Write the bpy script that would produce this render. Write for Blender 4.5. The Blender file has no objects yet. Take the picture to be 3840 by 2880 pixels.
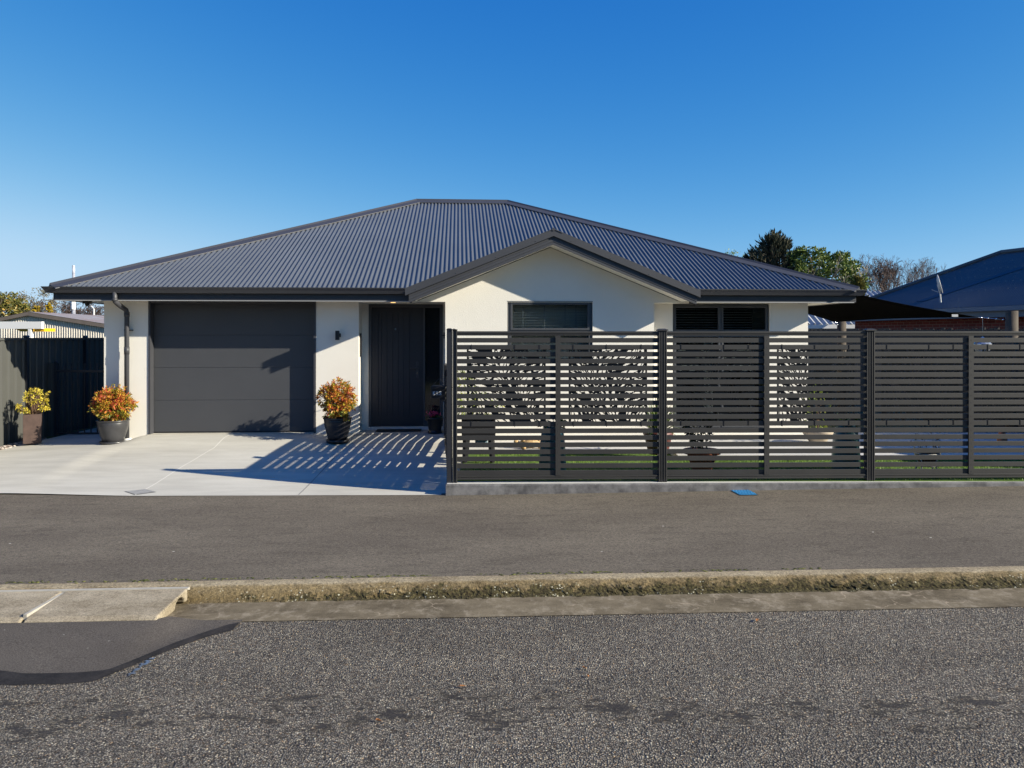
import bpy, bmesh, math, random
from mathutils import Vector, Matrix, noise
random.seed(7)
C = bpy.context.scene.collection
F = 2984.0; HX = 1920.0; HY = 1265.0; EYE = 1.87      # lens (pixels of the 3840 wide photo), eye height
R = math.radians

# ------------------------------------------------------------------ helpers
class MB:
    def __init__(s): s.v = []; s.f = []; s.smooth = False
    def add(s, vs, fs):
        n = len(s.v); s.v += [tuple(p) for p in vs]; s.f += [tuple(i+n for i in q) for q in fs]
    def box(s, x0, x1, y0, y1, z0, z1):
        if x0 > x1: x0, x1 = x1, x0
        if y0 > y1: y0, y1 = y1, y0
        if z0 > z1: z0, z1 = z1, z0
        s.add([(x0,y0,z0),(x1,y0,z0),(x1,y1,z0),(x0,y1,z0),(x0,y0,z1),(x1,y0,z1),(x1,y1,z1),(x0,y1,z1)],
              [(0,3,2,1),(4,5,6,7),(0,1,5,4),(1,2,6,5),(2,3,7,6),(3,0,4,7)])
    def prism(s, poly, a, b, axis='y'):
        # poly: list of (p,q); extruded a..b along axis ('y': p=x,q=z ; 'x': p=y,q=z ; 'z': p=x,q=y)
        n = len(poly)
        def m(p, q, t):
            return (p, t, q) if axis == 'y' else (t, p, q) if axis == 'x' else (p, q, t)
        vs = [m(p,q,a) for p,q in poly] + [m(p,q,b) for p,q in poly]
        fs = [tuple(range(n))[::-1], tuple(range(n,2*n))] + [(i,(i+1)%n,(i+1)%n+n,i+n) for i in range(n)]
        s.add(vs, fs)
    def tube(s, pts, rad, n=8, caps=True):
        if not hasattr(rad, '__len__'): rad = [rad]*len(pts)
        pts = [Vector(p) for p in pts]; vs = []; fs = []
        up = None
        for i, p in enumerate(pts):
            d = (pts[min(i+1,len(pts)-1)] - pts[max(i-1,0)])
            if d.length < 1e-9: d = Vector((0,0,1))
            d.normalize()
            if up is None: up = Vector((0,0,1)) if abs(d.z) < .9 else Vector((1,0,0))
            a = d.cross(up).normalized(); b = a.cross(d).normalized(); up = b
            for k in range(n):
                t = 2*math.pi*k/n
                vs.append(p + (a*math.cos(t) + b*math.sin(t))*rad[i])
        for i in range(len(pts)-1):
            for k in range(n):
                fs.append((i*n+k, i*n+(k+1)%n, (i+1)*n+(k+1)%n, (i+1)*n+k))
        if caps: fs += [tuple(range(n))[::-1], tuple(range((len(pts)-1)*n, len(pts)*n))]
        s.add(vs, fs)
    def lathe(s, prof, cx=0, cy=0, n=28, z0=0):
        vs = []; fs = []
        for r, z in prof:
            for k in range(n):
                t = 2*math.pi*k/n; vs.append((cx+r*math.cos(t), cy+r*math.sin(t), z0+z))
        for i in range(len(prof)-1):
            for k in range(n): fs.append((i*n+k, i*n+(k+1)%n, (i+1)*n+(k+1)%n, (i+1)*n+k))
        s.add(vs, fs)
    def ball(s, c, r, n=6):
        prof = [(math.sin(math.pi*i/n)*1.0, -math.cos(math.pi*i/n)) for i in range(n+1)]
        if not hasattr(r, '__len__'): r = (r, r, r)
        vs = []; fs = []; m = n*2
        for a, z in prof:
            for k in range(m):
                t = 2*math.pi*k/m; vs.append((c[0]+r[0]*max(a,.001)*math.cos(t), c[1]+r[1]*max(a,.001)*math.sin(t), c[2]+r[2]*z))
        for i in range(n):
            for k in range(m): fs.append((i*m+k, i*m+(k+1)%m, (i+1)*m+(k+1)%m, (i+1)*m+k))
        s.add(vs, fs)
    def build(s, name, m, parent=None, smooth=False, bevel=0, loc=None, rot=None):
        me = bpy.data.meshes.new(name); me.from_pydata(s.v, [], s.f); me.materials.append(m)
        if smooth:
            me.polygons.foreach_set('use_smooth', [True]*len(me.polygons))
        me.update()
        o = bpy.data.objects.new(name, me); C.objects.link(o)
        if parent: o.parent = parent
        if loc: o.location = loc
        if rot: o.rotation_euler = rot
        if bevel:
            b = o.modifiers.new('bevel', 'BEVEL'); b.width = bevel; b.segments = 2; b.limit_method = 'ANGLE'; b.angle_limit = R(40)
        if smooth == 'auto':
            pass
        return o

def tag(o, label=None, cat=None, group=None, kind=None):
    if label: o['label'] = label
    if cat: o['category'] = cat
    if group: o['group'] = group
    if kind: o['kind'] = kind
    return o
def empty(name, loc=(0,0,0), rz=0, **k):
    o = bpy.data.objects.new(name, None); C.objects.link(o); o.location = loc; o.rotation_euler = (0,0,rz); o.empty_display_size = .2
    return tag(o, **k)
def copy_tree(o, parent=None):
    c = o.copy(); C.objects.link(c); c.parent = parent
    for ch in [x for x in bpy.data.objects if x.parent == o]: copy_tree(ch, c)
    return c

class Frame:                       # an upright wall frame: origin, heading; at() gives wall coordinates of something seen in the photo
    def __init__(s, ox, oy, deg):
        s.o = (ox, oy); s.t = R(deg); s.c = math.cos(s.t); s.s = math.sin(s.t)
    def at(s, px, py, v):
        a = (px-HX)/F; b = (HY-py)/F
        t = (v + (-s.s*s.o[0] + s.c*s.o[1])) / (-s.s*a + s.c)
        X, Y = a*t, t
        u = (X-s.o[0])*s.c + (Y-s.o[1])*s.s
        return u, EYE + b*t
    def u(s, px, v): return s.at(px, HY, v)[0]
    def z(s, px, py, v): return s.at(px, py, v)[1]
def W(px, py, d): return ((px-HX)/F*d, d, EYE + (HY-py)/F*d)

# ------------------------------------------------------------------ materials
def mat(name, col, rough=.6, metal=0, var=.0, vscale=3, bump=0, bscale=80, spec=.5, col2=None, grain=0, gscale=200, coat=0):
    m = bpy.data.materials.new(name); m.use_nodes = True; nt = m.node_tree; N = nt.nodes; L = nt.links
    b = N['Principled BSDF']; b.inputs['Roughness'].default_value = rough; b.inputs['Metallic'].default_value = metal
    b.inputs['Specular IOR Level'].default_value = spec
    if coat: b.inputs['Coat Weight'].default_value = coat
    b.inputs['Base Color'].default_value = (*col, 1)
    tc = N.new('ShaderNodeTexCoord')
    if var or col2 or grain:
        c2 = col2 or tuple(c*(1-var) for c in col)
        n = N.new('ShaderNodeTexNoise'); n.inputs['Scale'].default_value = vscale; n.inputs['Detail'].default_value = 6; n.inputs['Roughness'].default_value = .62
        L.new(tc.outputs['Object'], n.inputs['Vector'])
        r = N.new('ShaderNodeValToRGB'); r.color_ramp.elements[0].position = .35; r.color_ramp.elements[1].position = .65
        r.color_ramp.elements[0].color = (*c2, 1); r.color_ramp.elements[1].color = (*col, 1)
        L.new(n.outputs['Fac'], r.inputs['Fac'])
        out = r.outputs['Color']
        if grain:
            n2 = N.new('ShaderNodeTexNoise'); n2.inputs['Scale'].default_value = gscale; n2.inputs['Detail'].default_value = 2
            L.new(tc.outputs['Object'], n2.inputs['Vector'])
            mr = N.new('ShaderNodeMapRange'); mr.inputs['From Min'].default_value = .3; mr.inputs['From Max'].default_value = .7
            mr.inputs['To Min'].default_value = 1-grain; mr.inputs['To Max'].default_value = 1+grain
            L.new(n2.outputs['Fac'], mr.inputs['Value'])
            vm = N.new('ShaderNodeVectorMath'); vm.operation = 'SCALE'
            L.new(out, vm.inputs[0]); L.new(mr.outputs['Result'], vm.inputs['Scale']); out = vm.outputs['Vector']
        L.new(out, b.inputs['Base Color'])
    if bump:
        n = N.new('ShaderNodeTexNoise'); n.inputs['Scale'].default_value = bscale; n.inputs['Detail'].default_value = 4
        L.new(tc.outputs['Object'], n.inputs['Vector'])
        bp = N.new('ShaderNodeBump'); bp.inputs['Strength'].default_value = 1; bp.inputs['Distance'].default_value = bump
        L.new(n.outputs['Fac'], bp.inputs['Height']); L.new(bp.outputs['Normal'], b.inputs['Normal'])
    return m

def leafmat(name, stops, rough=.5, trans=.25, patch=0):
    m = bpy.data.materials.new(name); m.use_nodes = True; nt = m.node_tree; N = nt.nodes; L = nt.links
    b = N['Principled BSDF']; b.inputs['Roughness'].default_value = rough; b.inputs['Specular IOR Level'].default_value = .35
    g = N.new('ShaderNodeNewGeometry'); r = N.new('ShaderNodeValToRGB'); cr = r.color_ramp
    if patch:
        tc = N.new('ShaderNodeTexCoord'); nz_ = N.new('ShaderNodeTexNoise'); nz_.inputs['Scale'].default_value = patch; nz_.inputs['Detail'].default_value = 2; L.new(tc.outputs['Object'], nz_.inputs['Vector'])
        mr = N.new('ShaderNodeMapRange'); mr.inputs['From Min'].default_value = .3; mr.inputs['From Max'].default_value = .7; L.new(nz_.outputs['Fac'], mr.inputs['Value'])
        mf_ = N.new('ShaderNodeMix'); mf_.data_type = 'FLOAT'; mf_.inputs[0].default_value = .6; L.new(g.outputs['Random Per Island'], mf_.inputs[2]); L.new(mr.outputs['Result'], mf_.inputs[3]); L.new(mf_.outputs[0], r.inputs['Fac'])
    else: L.new(g.outputs['Random Per Island'], r.inputs['Fac'])
    while len(cr.elements) > 1: cr.elements.remove(cr.elements[0])
    cr.elements[0].position = stops[0][0]; cr.elements[0].color = (*stops[0][1], 1)
    for p, c in stops[1:]:
        e = cr.elements.new(p); e.color = (*c, 1)
    L.new(r.outputs['Color'], b.inputs['Base Color'])
    t = N.new('ShaderNodeBsdfTranslucent'); L.new(r.outputs['Color'], t.inputs['Color'])
    mx = N.new('ShaderNodeMixShader'); mx.inputs['Fac'].default_value = trans
    L.new(b.outputs[0], mx.inputs[1]); L.new(t.outputs[0], mx.inputs[2]); L.new(mx.outputs[0], N['Material Output'].inputs['Surface'])
    return m

M = {}
M['render'] = mat('white_render', (.75,.715,.645), .85, bump=.0028, bscale=120, var=.05, vscale=1.2)
M['soffit'] = mat('soffit_paint', (.74,.71,.64), .6)
M['steel'] = mat('charcoal_steel', (.062,.060,.062), .42, var=.12, vscale=1.0)
M['trim'] = mat('charcoal_trim', (.046,.047,.054), .5, var=.1, vscale=2)
M['roof'] = mat('grey_roof_steel', (.088,.096,.106), .42, var=.12, vscale=.9)
M['garage'] = mat('garage_door_paint', (.053,.055,.061), .55, var=.06, vscale=2, bump=.0006, bscale=260)
M['frame'] = mat('window_frame', (.050,.054,.062), .5)
M['door'] = mat('front_door_paint', (.018,.019,.025), .6, var=.1, vscale=4)
M['black'] = mat('black_paint', (.012,.012,.014), .4)
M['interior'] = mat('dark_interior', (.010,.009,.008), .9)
M['fence'] = mat('slat_powdercoat', (.033,.032,.031), .5, var=.15, vscale=3, bump=.0004, bscale=60)
M['screen'] = mat('screen_black', (.009,.009,.010), .5)
M['leftfence'] = mat('grey_fence_steel', (.074,.075,.068), .55, var=.08, vscale=2)
M['gatem'] = mat('gate_black', (.022,.024,.03), .4)
M['footing'] = mat('footing_concrete', (.19,.185,.185), .9, col2=(.07,.068,.07), vscale=6, grain=.12, gscale=120, bump=.003, bscale=60)
M['white'] = mat('white_plastic', (.78,.77,.74), .5)
M['rust'] = mat('rusted_steel', (.085,.052,.042), .8, var=.35, vscale=8, bump=.001, bscale=90)
M['pot'] = mat('glazed_charcoal_pot', (.050,.050,.054), .32, var=.3, vscale=6)
M['potdark'] = mat('black_pot', (.02,.02,.024), .35)
M['soil'] = mat('potting_soil', (.03,.022,.016), .95, bump=.01, bscale=60)
M['terracotta'] = mat('terracotta', (.42,.14,.07), .8, var=.2, vscale=9)
M['redpot'] = mat('oxblood_pot', (.12,.035,.03), .5, var=.2)
M['teal'] = mat('teal_glaze', (.05,.17,.18), .3, var=.25, vscale=6)
M['beige'] = mat('beige_pot', (.50,.42,.32), .7, var=.15)
M['tortoise'] = mat('tan_resin', (.62,.42,.2), .6, col2=(.34,.2,.09), vscale=30, bump=.004, bscale=40)
M['wood'] = mat('timber_pole', (.085,.066,.048), .85, var=.35, vscale=6, bump=.003, bscale=40)
M['paling'] = mat('old_paling', (.045,.042,.040), .9, var=.4, vscale=5, bump=.002, bscale=30)
M['sail'] = mat('shade_cloth', (.005,.005,.005), .95, bump=.0008, bscale=200, spec=.05)
M['chrome'] = mat('stainless', (.6,.6,.62), .2, metal=1)
M['navyroof'] = mat('navy_roof_steel', (.066,.076,.088), .5, var=.15, vscale=1)
M['bluepale'] = mat('blue_fascia', (.14,.17,.22), .6)
M['palegrey'] = mat('pale_roof_steel', (.38,.40,.43), .5, var=.1)
M['cream'] = mat('cream_iron', (.60,.55,.47), .6, var=.15, vscale=2)
M['brown'] = mat('brown_barge', (.16,.13,.11), .7, var=.2)
M['rustroof'] = mat('weathered_iron', (.30,.31,.32), .6, col2=(.24,.16,.13), vscale=.8)
M['yellow'] = mat('yellow_sheet', (.75,.42,.01), .5)
M['bark'] = mat('bark', (.12,.09,.07), .9, var=.3, vscale=10)
M['palebark'] = mat('pale_bark', (.34,.29,.22), .9, var=.25, vscale=10)
M['twig'] = mat('twig_brown', (.085,.058,.05), .9)
M['polepaint'] = mat('flaking_pole_paint', (.68,.68,.70), .8, col2=(.12,.13,.18), vscale=2.5)
M['lamp'] = mat('warm_lamp', (1,.7,.3), .5)
b = M['lamp'].node_tree.nodes['Principled BSDF']; b.inputs['Emission Color'].default_value = (1,.55,.18,1); b.inputs['Emission Strength'].default_value = 1.2
M['bluecover'] = mat('blue_cast_cover', (.03,.24,.50), .6, var=.35, vscale=25, bump=.004, bscale=50)
M['cover'] = mat('steel_cover', (.33,.325,.31), .7, var=.25, vscale=14, bump=.002, bscale=60)
M['bluepaint'] = mat('faded_blue_paint', (.09,.15,.24), .8, col2=(.10,.105,.11), vscale=30)
M['tile'] = mat('number_tile', (.9,.9,.88), .5)
M['mat'] = mat('door_mat', (.012,.012,.012), .95, bump=.004, bscale=150)
M['kerbcon'] = None
M['pebble'] = mat('pebbles', (.38,.30,.25), .8, var=.5, vscale=9)
M['blind'] = mat('blind_slat', (.22,.22,.21), .5)
M['curtain'] = mat('curtain', (.35,.34,.31), .9)
M['dish'] = mat('dish_grey', (.5,.5,.5), .5)

def glassmat(name, tint=.0):
    m = bpy.data.materials.new(name); m.use_nodes = True; N = m.node_tree.nodes; L = m.node_tree.links
    for n in list(N):
        if n.type != 'OUTPUT_MATERIAL': N.remove(n)
    t = N.new('ShaderNodeBsdfTransparent'); t.inputs[0].default_value = (.80,.84,.85,1)
    g = N.new('ShaderNodeBsdfGlossy'); g.inputs['Roughness'].default_value = .02
    fr = N.new('ShaderNodeFresnel'); fr.inputs['IOR'].default_value = 1.5
    ge = N.new('ShaderNodeNewGeometry'); iv = N.new('ShaderNodeMath'); iv.operation = 'SUBTRACT'; iv.inputs[0].default_value = 1; L.new(ge.outputs['Backfacing'], iv.inputs[1])
    ml = N.new('ShaderNodeMath'); ml.operation = 'MULTIPLY'; L.new(fr.outputs[0], ml.inputs[0]); L.new(iv.outputs[0], ml.inputs[1])
    mx = N.new('ShaderNodeMixShader'); L.new(ml.outputs[0], mx.inputs[0]); L.new(t.outputs[0], mx.inputs[1]); L.new(g.outputs[0], mx.inputs[2])
    L.new(mx.outputs[0], N['Material Output'].inputs['Surface']); return m
M['glass'] = glassmat('window_glass')

# brick
def brickmat():
    m = bpy.data.materials.new('red_brick'); m.use_nodes = True; N = m.node_tree.nodes; L = m.node_tree.links; b = N['Principled BSDF']
    tc = N.new('ShaderNodeTexCoord'); sx = N.new('ShaderNodeSeparateXYZ'); cx = N.new('ShaderNodeCombineXYZ')
    L.new(tc.outputs['Object'], sx.inputs[0]); L.new(sx.outputs['X'], cx.inputs['X']); L.new(sx.outputs['Z'], cx.inputs['Y'])
    br = N.new('ShaderNodeTexBrick'); L.new(cx.outputs[0], br.inputs['Vector'])
    br.inputs['Color1'].default_value = (.30,.060,.048,1); br.inputs['Color2'].default_value = (.21,.042,.036,1); br.inputs['Mortar'].default_value = (.36,.22,.18,1)
    br.inputs['Scale'].default_value = 1; br.inputs['Brick Width'].default_value = .24; br.inputs['Row Height'].default_value = .086; br.inputs['Mortar Size'].default_value = .006
    L.new(br.outputs['Color'], b.inputs['Base Color']); b.inputs['Roughness'].default_value = .85
    return m
M['brick'] = brickmat()

def ground_mat(name, kind):
    m = bpy.data.materials.new(name); m.use_nodes = True; N = m.node_tree.nodes; L = m.node_tree.links; b = N['Principled BSDF']
    tc = N.new('ShaderNodeTexCoord'); P = tc.outputs['Object']
    def nz(scale, detail=4, rough=.55, vec=P, stretch=None):
        if stretch:
            mp = N.new('ShaderNodeMapping'); mp.inputs['Scale'].default_value = stretch; L.new(vec, mp.inputs[0]); vec = mp.outputs[0]
        n = N.new('ShaderNodeTexNoise'); n.inputs['Scale'].default_value = scale; n.inputs['Detail'].default_value = detail; n.inputs['Roughness'].default_value = rough
        L.new(vec, n.inputs['Vector']); return n.outputs['Fac']
    def ramp(fac, stops):
        r = N.new('ShaderNodeValToRGB'); cr = r.color_ramp; L.new(fac, r.inputs['Fac'])
        cr.elements[0].position = stops[0][0]; cr.elements[0].color = (*stops[0][1], 1)
        cr.elements[1].position = stops[-1][0]; cr.elements[1].color = (*stops[-1][1], 1)
        for p, c in stops[1:-1]:
            e = cr.elements.new(p); e.color = (*c, 1)
        return r.outputs['Color']
    def mix(fac, a, c, mode='MIX'):
        x = N.new('ShaderNodeMix'); x.data_type = 'RGBA'; x.blend_type = mode
        if hasattr(fac, 'links'): L.new(fac, x.inputs['Factor'])
        else: x.inputs['Factor'].default_value = fac
        for s, v in ((6, a), (7, c)):
            if hasattr(v, 'links'): L.new(v, x.inputs[s])
            else: x.inputs[s].default_value = (*v, 1)
        return x.outputs[2]
    def math_(op, a, c=None):
        x = N.new('ShaderNodeMath'); x.operation = op
        for i, v in enumerate((a, c)):
            if v is None: continue
            if hasattr(v, 'links'): L.new(v, x.inputs[i])
            else: x.inputs[i].default_value = v
        return x.outputs[0]
    def bump(h, dist, prev=None, strength=1):
        bp = N.new('ShaderNodeBump'); bp.inputs['Distance'].default_value = dist; bp.inputs['Strength'].default_value = strength; L.new(h, bp.inputs['Height'])
        if prev is not None: L.new(prev, bp.inputs['Normal'])
        return bp.outputs['Normal']
    b.inputs['Specular IOR Level'].default_value = .2
    sep = N.new('ShaderNodeSeparateXYZ'); L.new(P, sep.inputs[0])
    g = lambda v: (v, v, v)
    if kind == 'chip':
        def vor(scale, feat='F1'):
            v = N.new('ShaderNodeTexVoronoi'); v.inputs['Scale'].default_value = scale; v.feature = feat; L.new(P, v.inputs['Vector']); return v
        v = vor(98); cs = N.new('ShaderNodeSeparateColor'); L.new(v.outputs['Color'], cs.inputs[0])
        stone = ramp(cs.outputs[0], [(0,(.070,.062,.053)),(.4,(.135,.120,.099)),(.75,(.215,.192,.154)),(.93,(.32,.285,.215)),(1,(.50,.45,.33))])
        tint = ramp(cs.outputs[1], [(0,(1.06,.99,.93)),(.6,(1,1,1)),(.9,(.93,.97,1.05)),(1,(1.25,.95,.7))])
        stone = mix(1, stone, tint, 'MULTIPLY')
        gaps = ramp(v.outputs['Distance'], [(.32,g(1.22)),(.66,g(.42))])
        col = mix(1, stone, gaps, 'MULTIPLY')
        # bitumen flushed through along the wheel track, and broad wear
        tr = nz(5.0, 8, .74, stretch=(.8, 1.7, 1))
        band = N.new('ShaderNodeMapRange'); band.interpolation_type = 'SMOOTHSTEP'
        yy = math_('ABSOLUTE', math_('SUBTRACT', sep.outputs['Y'], 4.22)); L.new(yy, band.inputs['Value'])
        band.inputs['From Min'].default_value = .55; band.inputs['From Max'].default_value = .0; band.inputs['To Min'].default_value = -.06; band.inputs['To Max'].default_value = .095
        tt = math_('ADD', tr, band.outputs[0]); tt = math_('ADD', tt, math_('MULTIPLY', math_('SUBTRACT', nz(26, 4, .8), .5), .22)); tf = ramp(tt, [(.61,g(0)),(.66,g(.85))])
        col = mix(tf, col, (.030,.027,.026))
        big = ramp(nz(.8, 5, .6, stretch=(.5,1.2,1)), [(.32,g(.78)),(.7,g(1.12))]); col = mix(1, col, big, 'MULTIPLY')
        L.new(col, b.inputs['Base Color']); b.inputs['Roughness'].default_value = .8
        h = math_('MULTIPLY', math_('SUBTRACT', 1, v.outputs['Distance']), math_('SUBTRACT', 1, tf))
        L.new(bump(h, .008), b.inputs['Normal'])
    elif kind == 'asphalt':
        c1 = ramp(nz(.7, 5, .6, stretch=(.6,1.5,1)), [(.35,(.124,.105,.082)),(.65,(.168,.144,.111))])
        gr = ramp(nz(170, 2, .6), [(.3,g(.4)),(.52,g(1.0)),(.75,g(1.7))]); col = mix(1, c1, gr, 'MULTIPLY')
        fine = ramp(nz(62, 3, .75, stretch=(.6,1,1)), [(.36,g(.6)),(.5,g(1.0)),(.64,g(1.2))]); col = mix(1, col, fine, 'MULTIPLY')
        # newer dark fleck streaks towards the kerb
        dk = ramp(nz(5, 6, .7, stretch=(.5,1.6,1)), [(.52,g(1)),(.66,g(.78))]); col = mix(1, col, dk, 'MULTIPLY')
        v = N.new('ShaderNodeTexVoronoi'); v.inputs['Scale'].default_value = 2.3; L.new(P, v.inputs['Vector'])
        sp = ramp(v.outputs['Distance'], [(.018,g(1)),(.03,g(0))]); col = mix(sp, col, (.5,.48,.42))
        L.new(col, b.inputs['Base Color']); b.inputs['Roughness'].default_value = .85
        L.new(bump(nz(200, 3, .7), .004), b.inputs['Normal'])
    elif kind == 'patch':
        c1 = ramp(nz(1.3, 5, .6), [(.35,(.088,.076,.064)),(.65,(.112,.097,.081))])
        gr = ramp(nz(120, 2, .6), [(.3,g(.45)),(.52,g(1.0)),(.75,g(1.6))]); col = mix(1, c1, gr, 'MULTIPLY')
        v = N.new('ShaderNodeTexVoronoi'); v.inputs['Scale'].default_value = 7; L.new(P, v.inputs['Vector'])
        sp = ramp(v.outputs['Distance'], [(.03,g(1)),(.05,g(0))]); col = mix(sp, col, (.3,.28,.25))
        L.new(col, b.inputs['Base Color']); b.inputs['Roughness'].default_value = .85
        L.new(bump(nz(170, 3, .7), .004), b.inputs['Normal'])
    elif kind == 'drive':
        c1 = ramp(nz(.9, 6, .6, stretch=(.45,1.3,1)), [(.3,(.43,.41,.355)),(.7,(.55,.53,.47))])
        c2 = ramp(nz(3, 6, .65, stretch=(.35,2.2,1)), [(.3,g(.88)),(.6,g(1.02))]); col = mix(1, c1, c2, 'MULTIPLY')
        gr = ramp(nz(150, 2), [(.35,g(.93)),(.6,g(1.03))]); col = mix(1, col, gr, 'MULTIPLY')
        L.new(col, b.inputs['Base Color']); b.inputs['Roughness'].default_value = .8
        L.new(bump(nz(60, 5, .7, stretch=(.3,3,1)), .0012), b.inputs['Normal'])
    elif kind in ('kerb', 'gutter', 'crossing'):
        base = {'kerb': ((.26,.21,.135),(.40,.335,.225)), 'gutter': ((.085,.066,.040),(.190,.154,.100)), 'crossing': ((.23,.19,.13),(.39,.335,.245))}[kind]
        col = ramp(nz(2.4, 7, .7, stretch=(1,1.5,1)), [(.35,base[0]),(.62,base[1])])
        gr = ramp(nz(110, 3, .7), [(.3,g(.5)),(.5,g(1)),(.72,g(1.35))]); col = mix(.9 if kind != 'gutter' else .6, col, mix(1, col, gr, 'MULTIPLY'))
        if kind == 'crossing':
            sp2 = ramp(nz(42, 5, .85, stretch=(1,1.6,1)), [(.34,g(.52)),(.46,g(.92)),(.56,g(1.06)),(.68,g(1.3))]); col = mix(1, col, sp2, 'MULTIPLY')
        if kind == 'kerb':
            # moss and grime low on the face, most of it to the right; lichen rosettes
            hz = N.new('ShaderNodeAttribute'); hz.attribute_name = 'face'
            xr = N.new('ShaderNodeMapRange'); L.new(sep.outputs['X'], xr.inputs['Value']); xr.inputs['From Min'].default_value = -3.2; xr.inputs['From Max'].default_value = -.6; xr.inputs['To Min'].default_value = -.16; xr.inputs['To Max'].default_value = .13
            gr2 = ramp(nz(52, 5, .8), [(.34,g(.30)),(.44,g(.80)),(.54,g(1.05)),(.68,g(1.55))]); col = mix(1, col, gr2, 'MULTIPLY')
            dirt = ramp(math_('ADD', hz.outputs['Fac'], math_('MULTIPLY', math_('SUBTRACT', nz(7, 5, .7), .5), .5)), [(.02,(1,1,1)),(.22,(.58,.53,.43)),(.9,(.46,.41,.30))]); col = mix(1, col, dirt, 'MULTIPLY')
            mf = ramp(math_('ADD', math_('ADD', nz(8, 8, .8), xr.outputs[0]), math_('MULTIPLY', math_('SUBTRACT', hz.outputs['Fac'], .66), .30)), [(.565,g(0)),(.625,g(.95))])
            moss = ramp(nz(60, 5, .8), [(.36,(.010,.008,.005)),(.46,(.034,.026,.014)),(.55,(.070,.062,.024)),(.68,(.15,.12,.06))])
            col = mix(mf, col, moss)
            v = N.new('ShaderNodeTexVoronoi'); v.inputs['Scale'].default_value = 52; L.new(P, v.inputs['Vector'])
            cs = N.new('ShaderNodeSeparateColor'); L.new(v.outputs['Color'], cs.inputs[0])
            spot = math_('MULTIPLY', ramp(v.outputs['Distance'], [(.25,g(1)),(.45,g(0))]), math_('MULTIPLY', ramp(cs.outputs[0], [(.60,g(0)),(.64,g(1))]), math_('MULTIPLY', ramp(nz(4.5, 5, .7), [(.53,g(0)),(.58,g(1))]), ramp(hz.outputs['Fac'], [(.25,g(0)),(.45,g(1))]))))
            col = mix(spot, col, (.52,.49,.36))
        if kind == 'gutter':
            pale = ramp(nz(5, 7, .75, stretch=(1.6,1.0,1)), [(.50,g(0)),(.64,g(.6))]); col = mix(pale, col, (.32,.27,.195))
            v = N.new('ShaderNodeTexVoronoi'); v.feature = 'DISTANCE_TO_EDGE'; v.inputs['Scale'].default_value = 2.6
            wob = N.new('ShaderNodeTexNoise'); wob.inputs['Scale'].default_value = 9; L.new(P, wob.inputs['Vector'])
            wv = N.new('ShaderNodeVectorMath'); wv.operation = 'MULTIPLY_ADD'; wv.inputs[1].default_value = (.16,.16,0); L.new(wob.outputs['Color'], wv.inputs[0]); L.new(P, wv.inputs[2])
            L.new(wv.outputs[0], v.inputs['Vector'])
            ck = math_('MULTIPLY', ramp(v.outputs['Distance'], [(.0,g(1)),(.014,g(0))]), ramp(nz(2, 2), [(.5,g(0)),(.6,g(.7))])); col = mix(ck, col, (.42,.34,.24))
        L.new(col, b.inputs['Base Color']); b.inputs['Roughness'].default_value = .92
        L.new(bump(nz(110 if kind != 'gutter' else 60, 5, .75), .009 if kind == 'kerb' else (.003 if kind == 'crossing' else .0015)), b.inputs['Normal'])
    elif kind == 'lawn':
        col = ramp(nz(40, 4, .7), [(.3,(.05,.09,.015)),(.7,(.10,.17,.03))]); L.new(col, b.inputs['Base Color']); b.inputs['Roughness'].default_value = .9
    elif kind == 'ground':
        col = ramp(nz(.15, 6), [(.3,(.07,.085,.03)),(.7,(.12,.11,.06))]); L.new(col, b.inputs['Base Color']); b.inputs['Roughness'].default_value = .95
    elif kind == 'patio':
        col = ramp(nz(1.5, 6), [(.3,(.46,.45,.42)),(.7,(.55,.53,.50))]); L.new(col, b.inputs['Base Color']); b.inputs['Roughness'].default_value = .8
    elif kind == 'tar':
        col = ramp(nz(7, 6, .7), [(.35,(.014,.013,.013)),(.7,(.036,.032,.031))]); L.new(col, b.inputs['Base Color']); b.inputs['Roughness'].default_value = .9
        L.new(bump(nz(60, 4), .004), b.inputs['Normal'])
    return m
for k in ('chip','asphalt','patch','drive','kerb','gutter','crossing','lawn','ground','patio','tar'): M[k] = ground_mat(k+'_surface', k)

# ------------------------------------------------------------------ ground levels
STREET = .0205                                             # the street runs slightly off square to the camera
def sy(X, Y0): return Y0 + STREET*X
def foot_z(X, Y): return .005 + .012*X - .0275*(9.5-(Y-STREET*X))
def lerp_knots(kn, t):
    if t <= kn[0][0]: return kn[0][1]
    for (a, za), (b_, zb) in zip(kn, kn[1:]):
        if t <= b_: s = (t-a)/(b_-a); s = s*s*(3-2*s)*.5 + s*.5; return za + (zb-za)*s
    return kn[-1][1]
def sm(a, b_, t): t = max(0, min(1, (t-a)/(b_-a))); return t*t*(3-2*t)
def drive_z(X, Y):
    ramp_ = lerp_knots([(9.4,0),(9.9,.028),(11.18,.118),(12.1,.175),(12.62,.285),(12.9,.300)], Y)
    ramp2 = lerp_knots([(9.4,0),(12.5,.205),(12.95,.296)], Y); ramp_ += (ramp2-ramp_)*sm(-3.3,-2.7,X)
    low = lerp_knots([(9.4,0),(9.9,.025),(11.18,.09),(12.2,.125),(12.9,.14),(16,.15)], Y) + max(0,.040*(X+8))*sm(9.4,12,Y)
    m = sm(-6.25, -5.85, X)
    t = sm(9.4, 12.5, Y)
    z = low + (ramp_-low)*m
    f = foot_z(X, 9.42)
    return z + f*(1-t)

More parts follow.
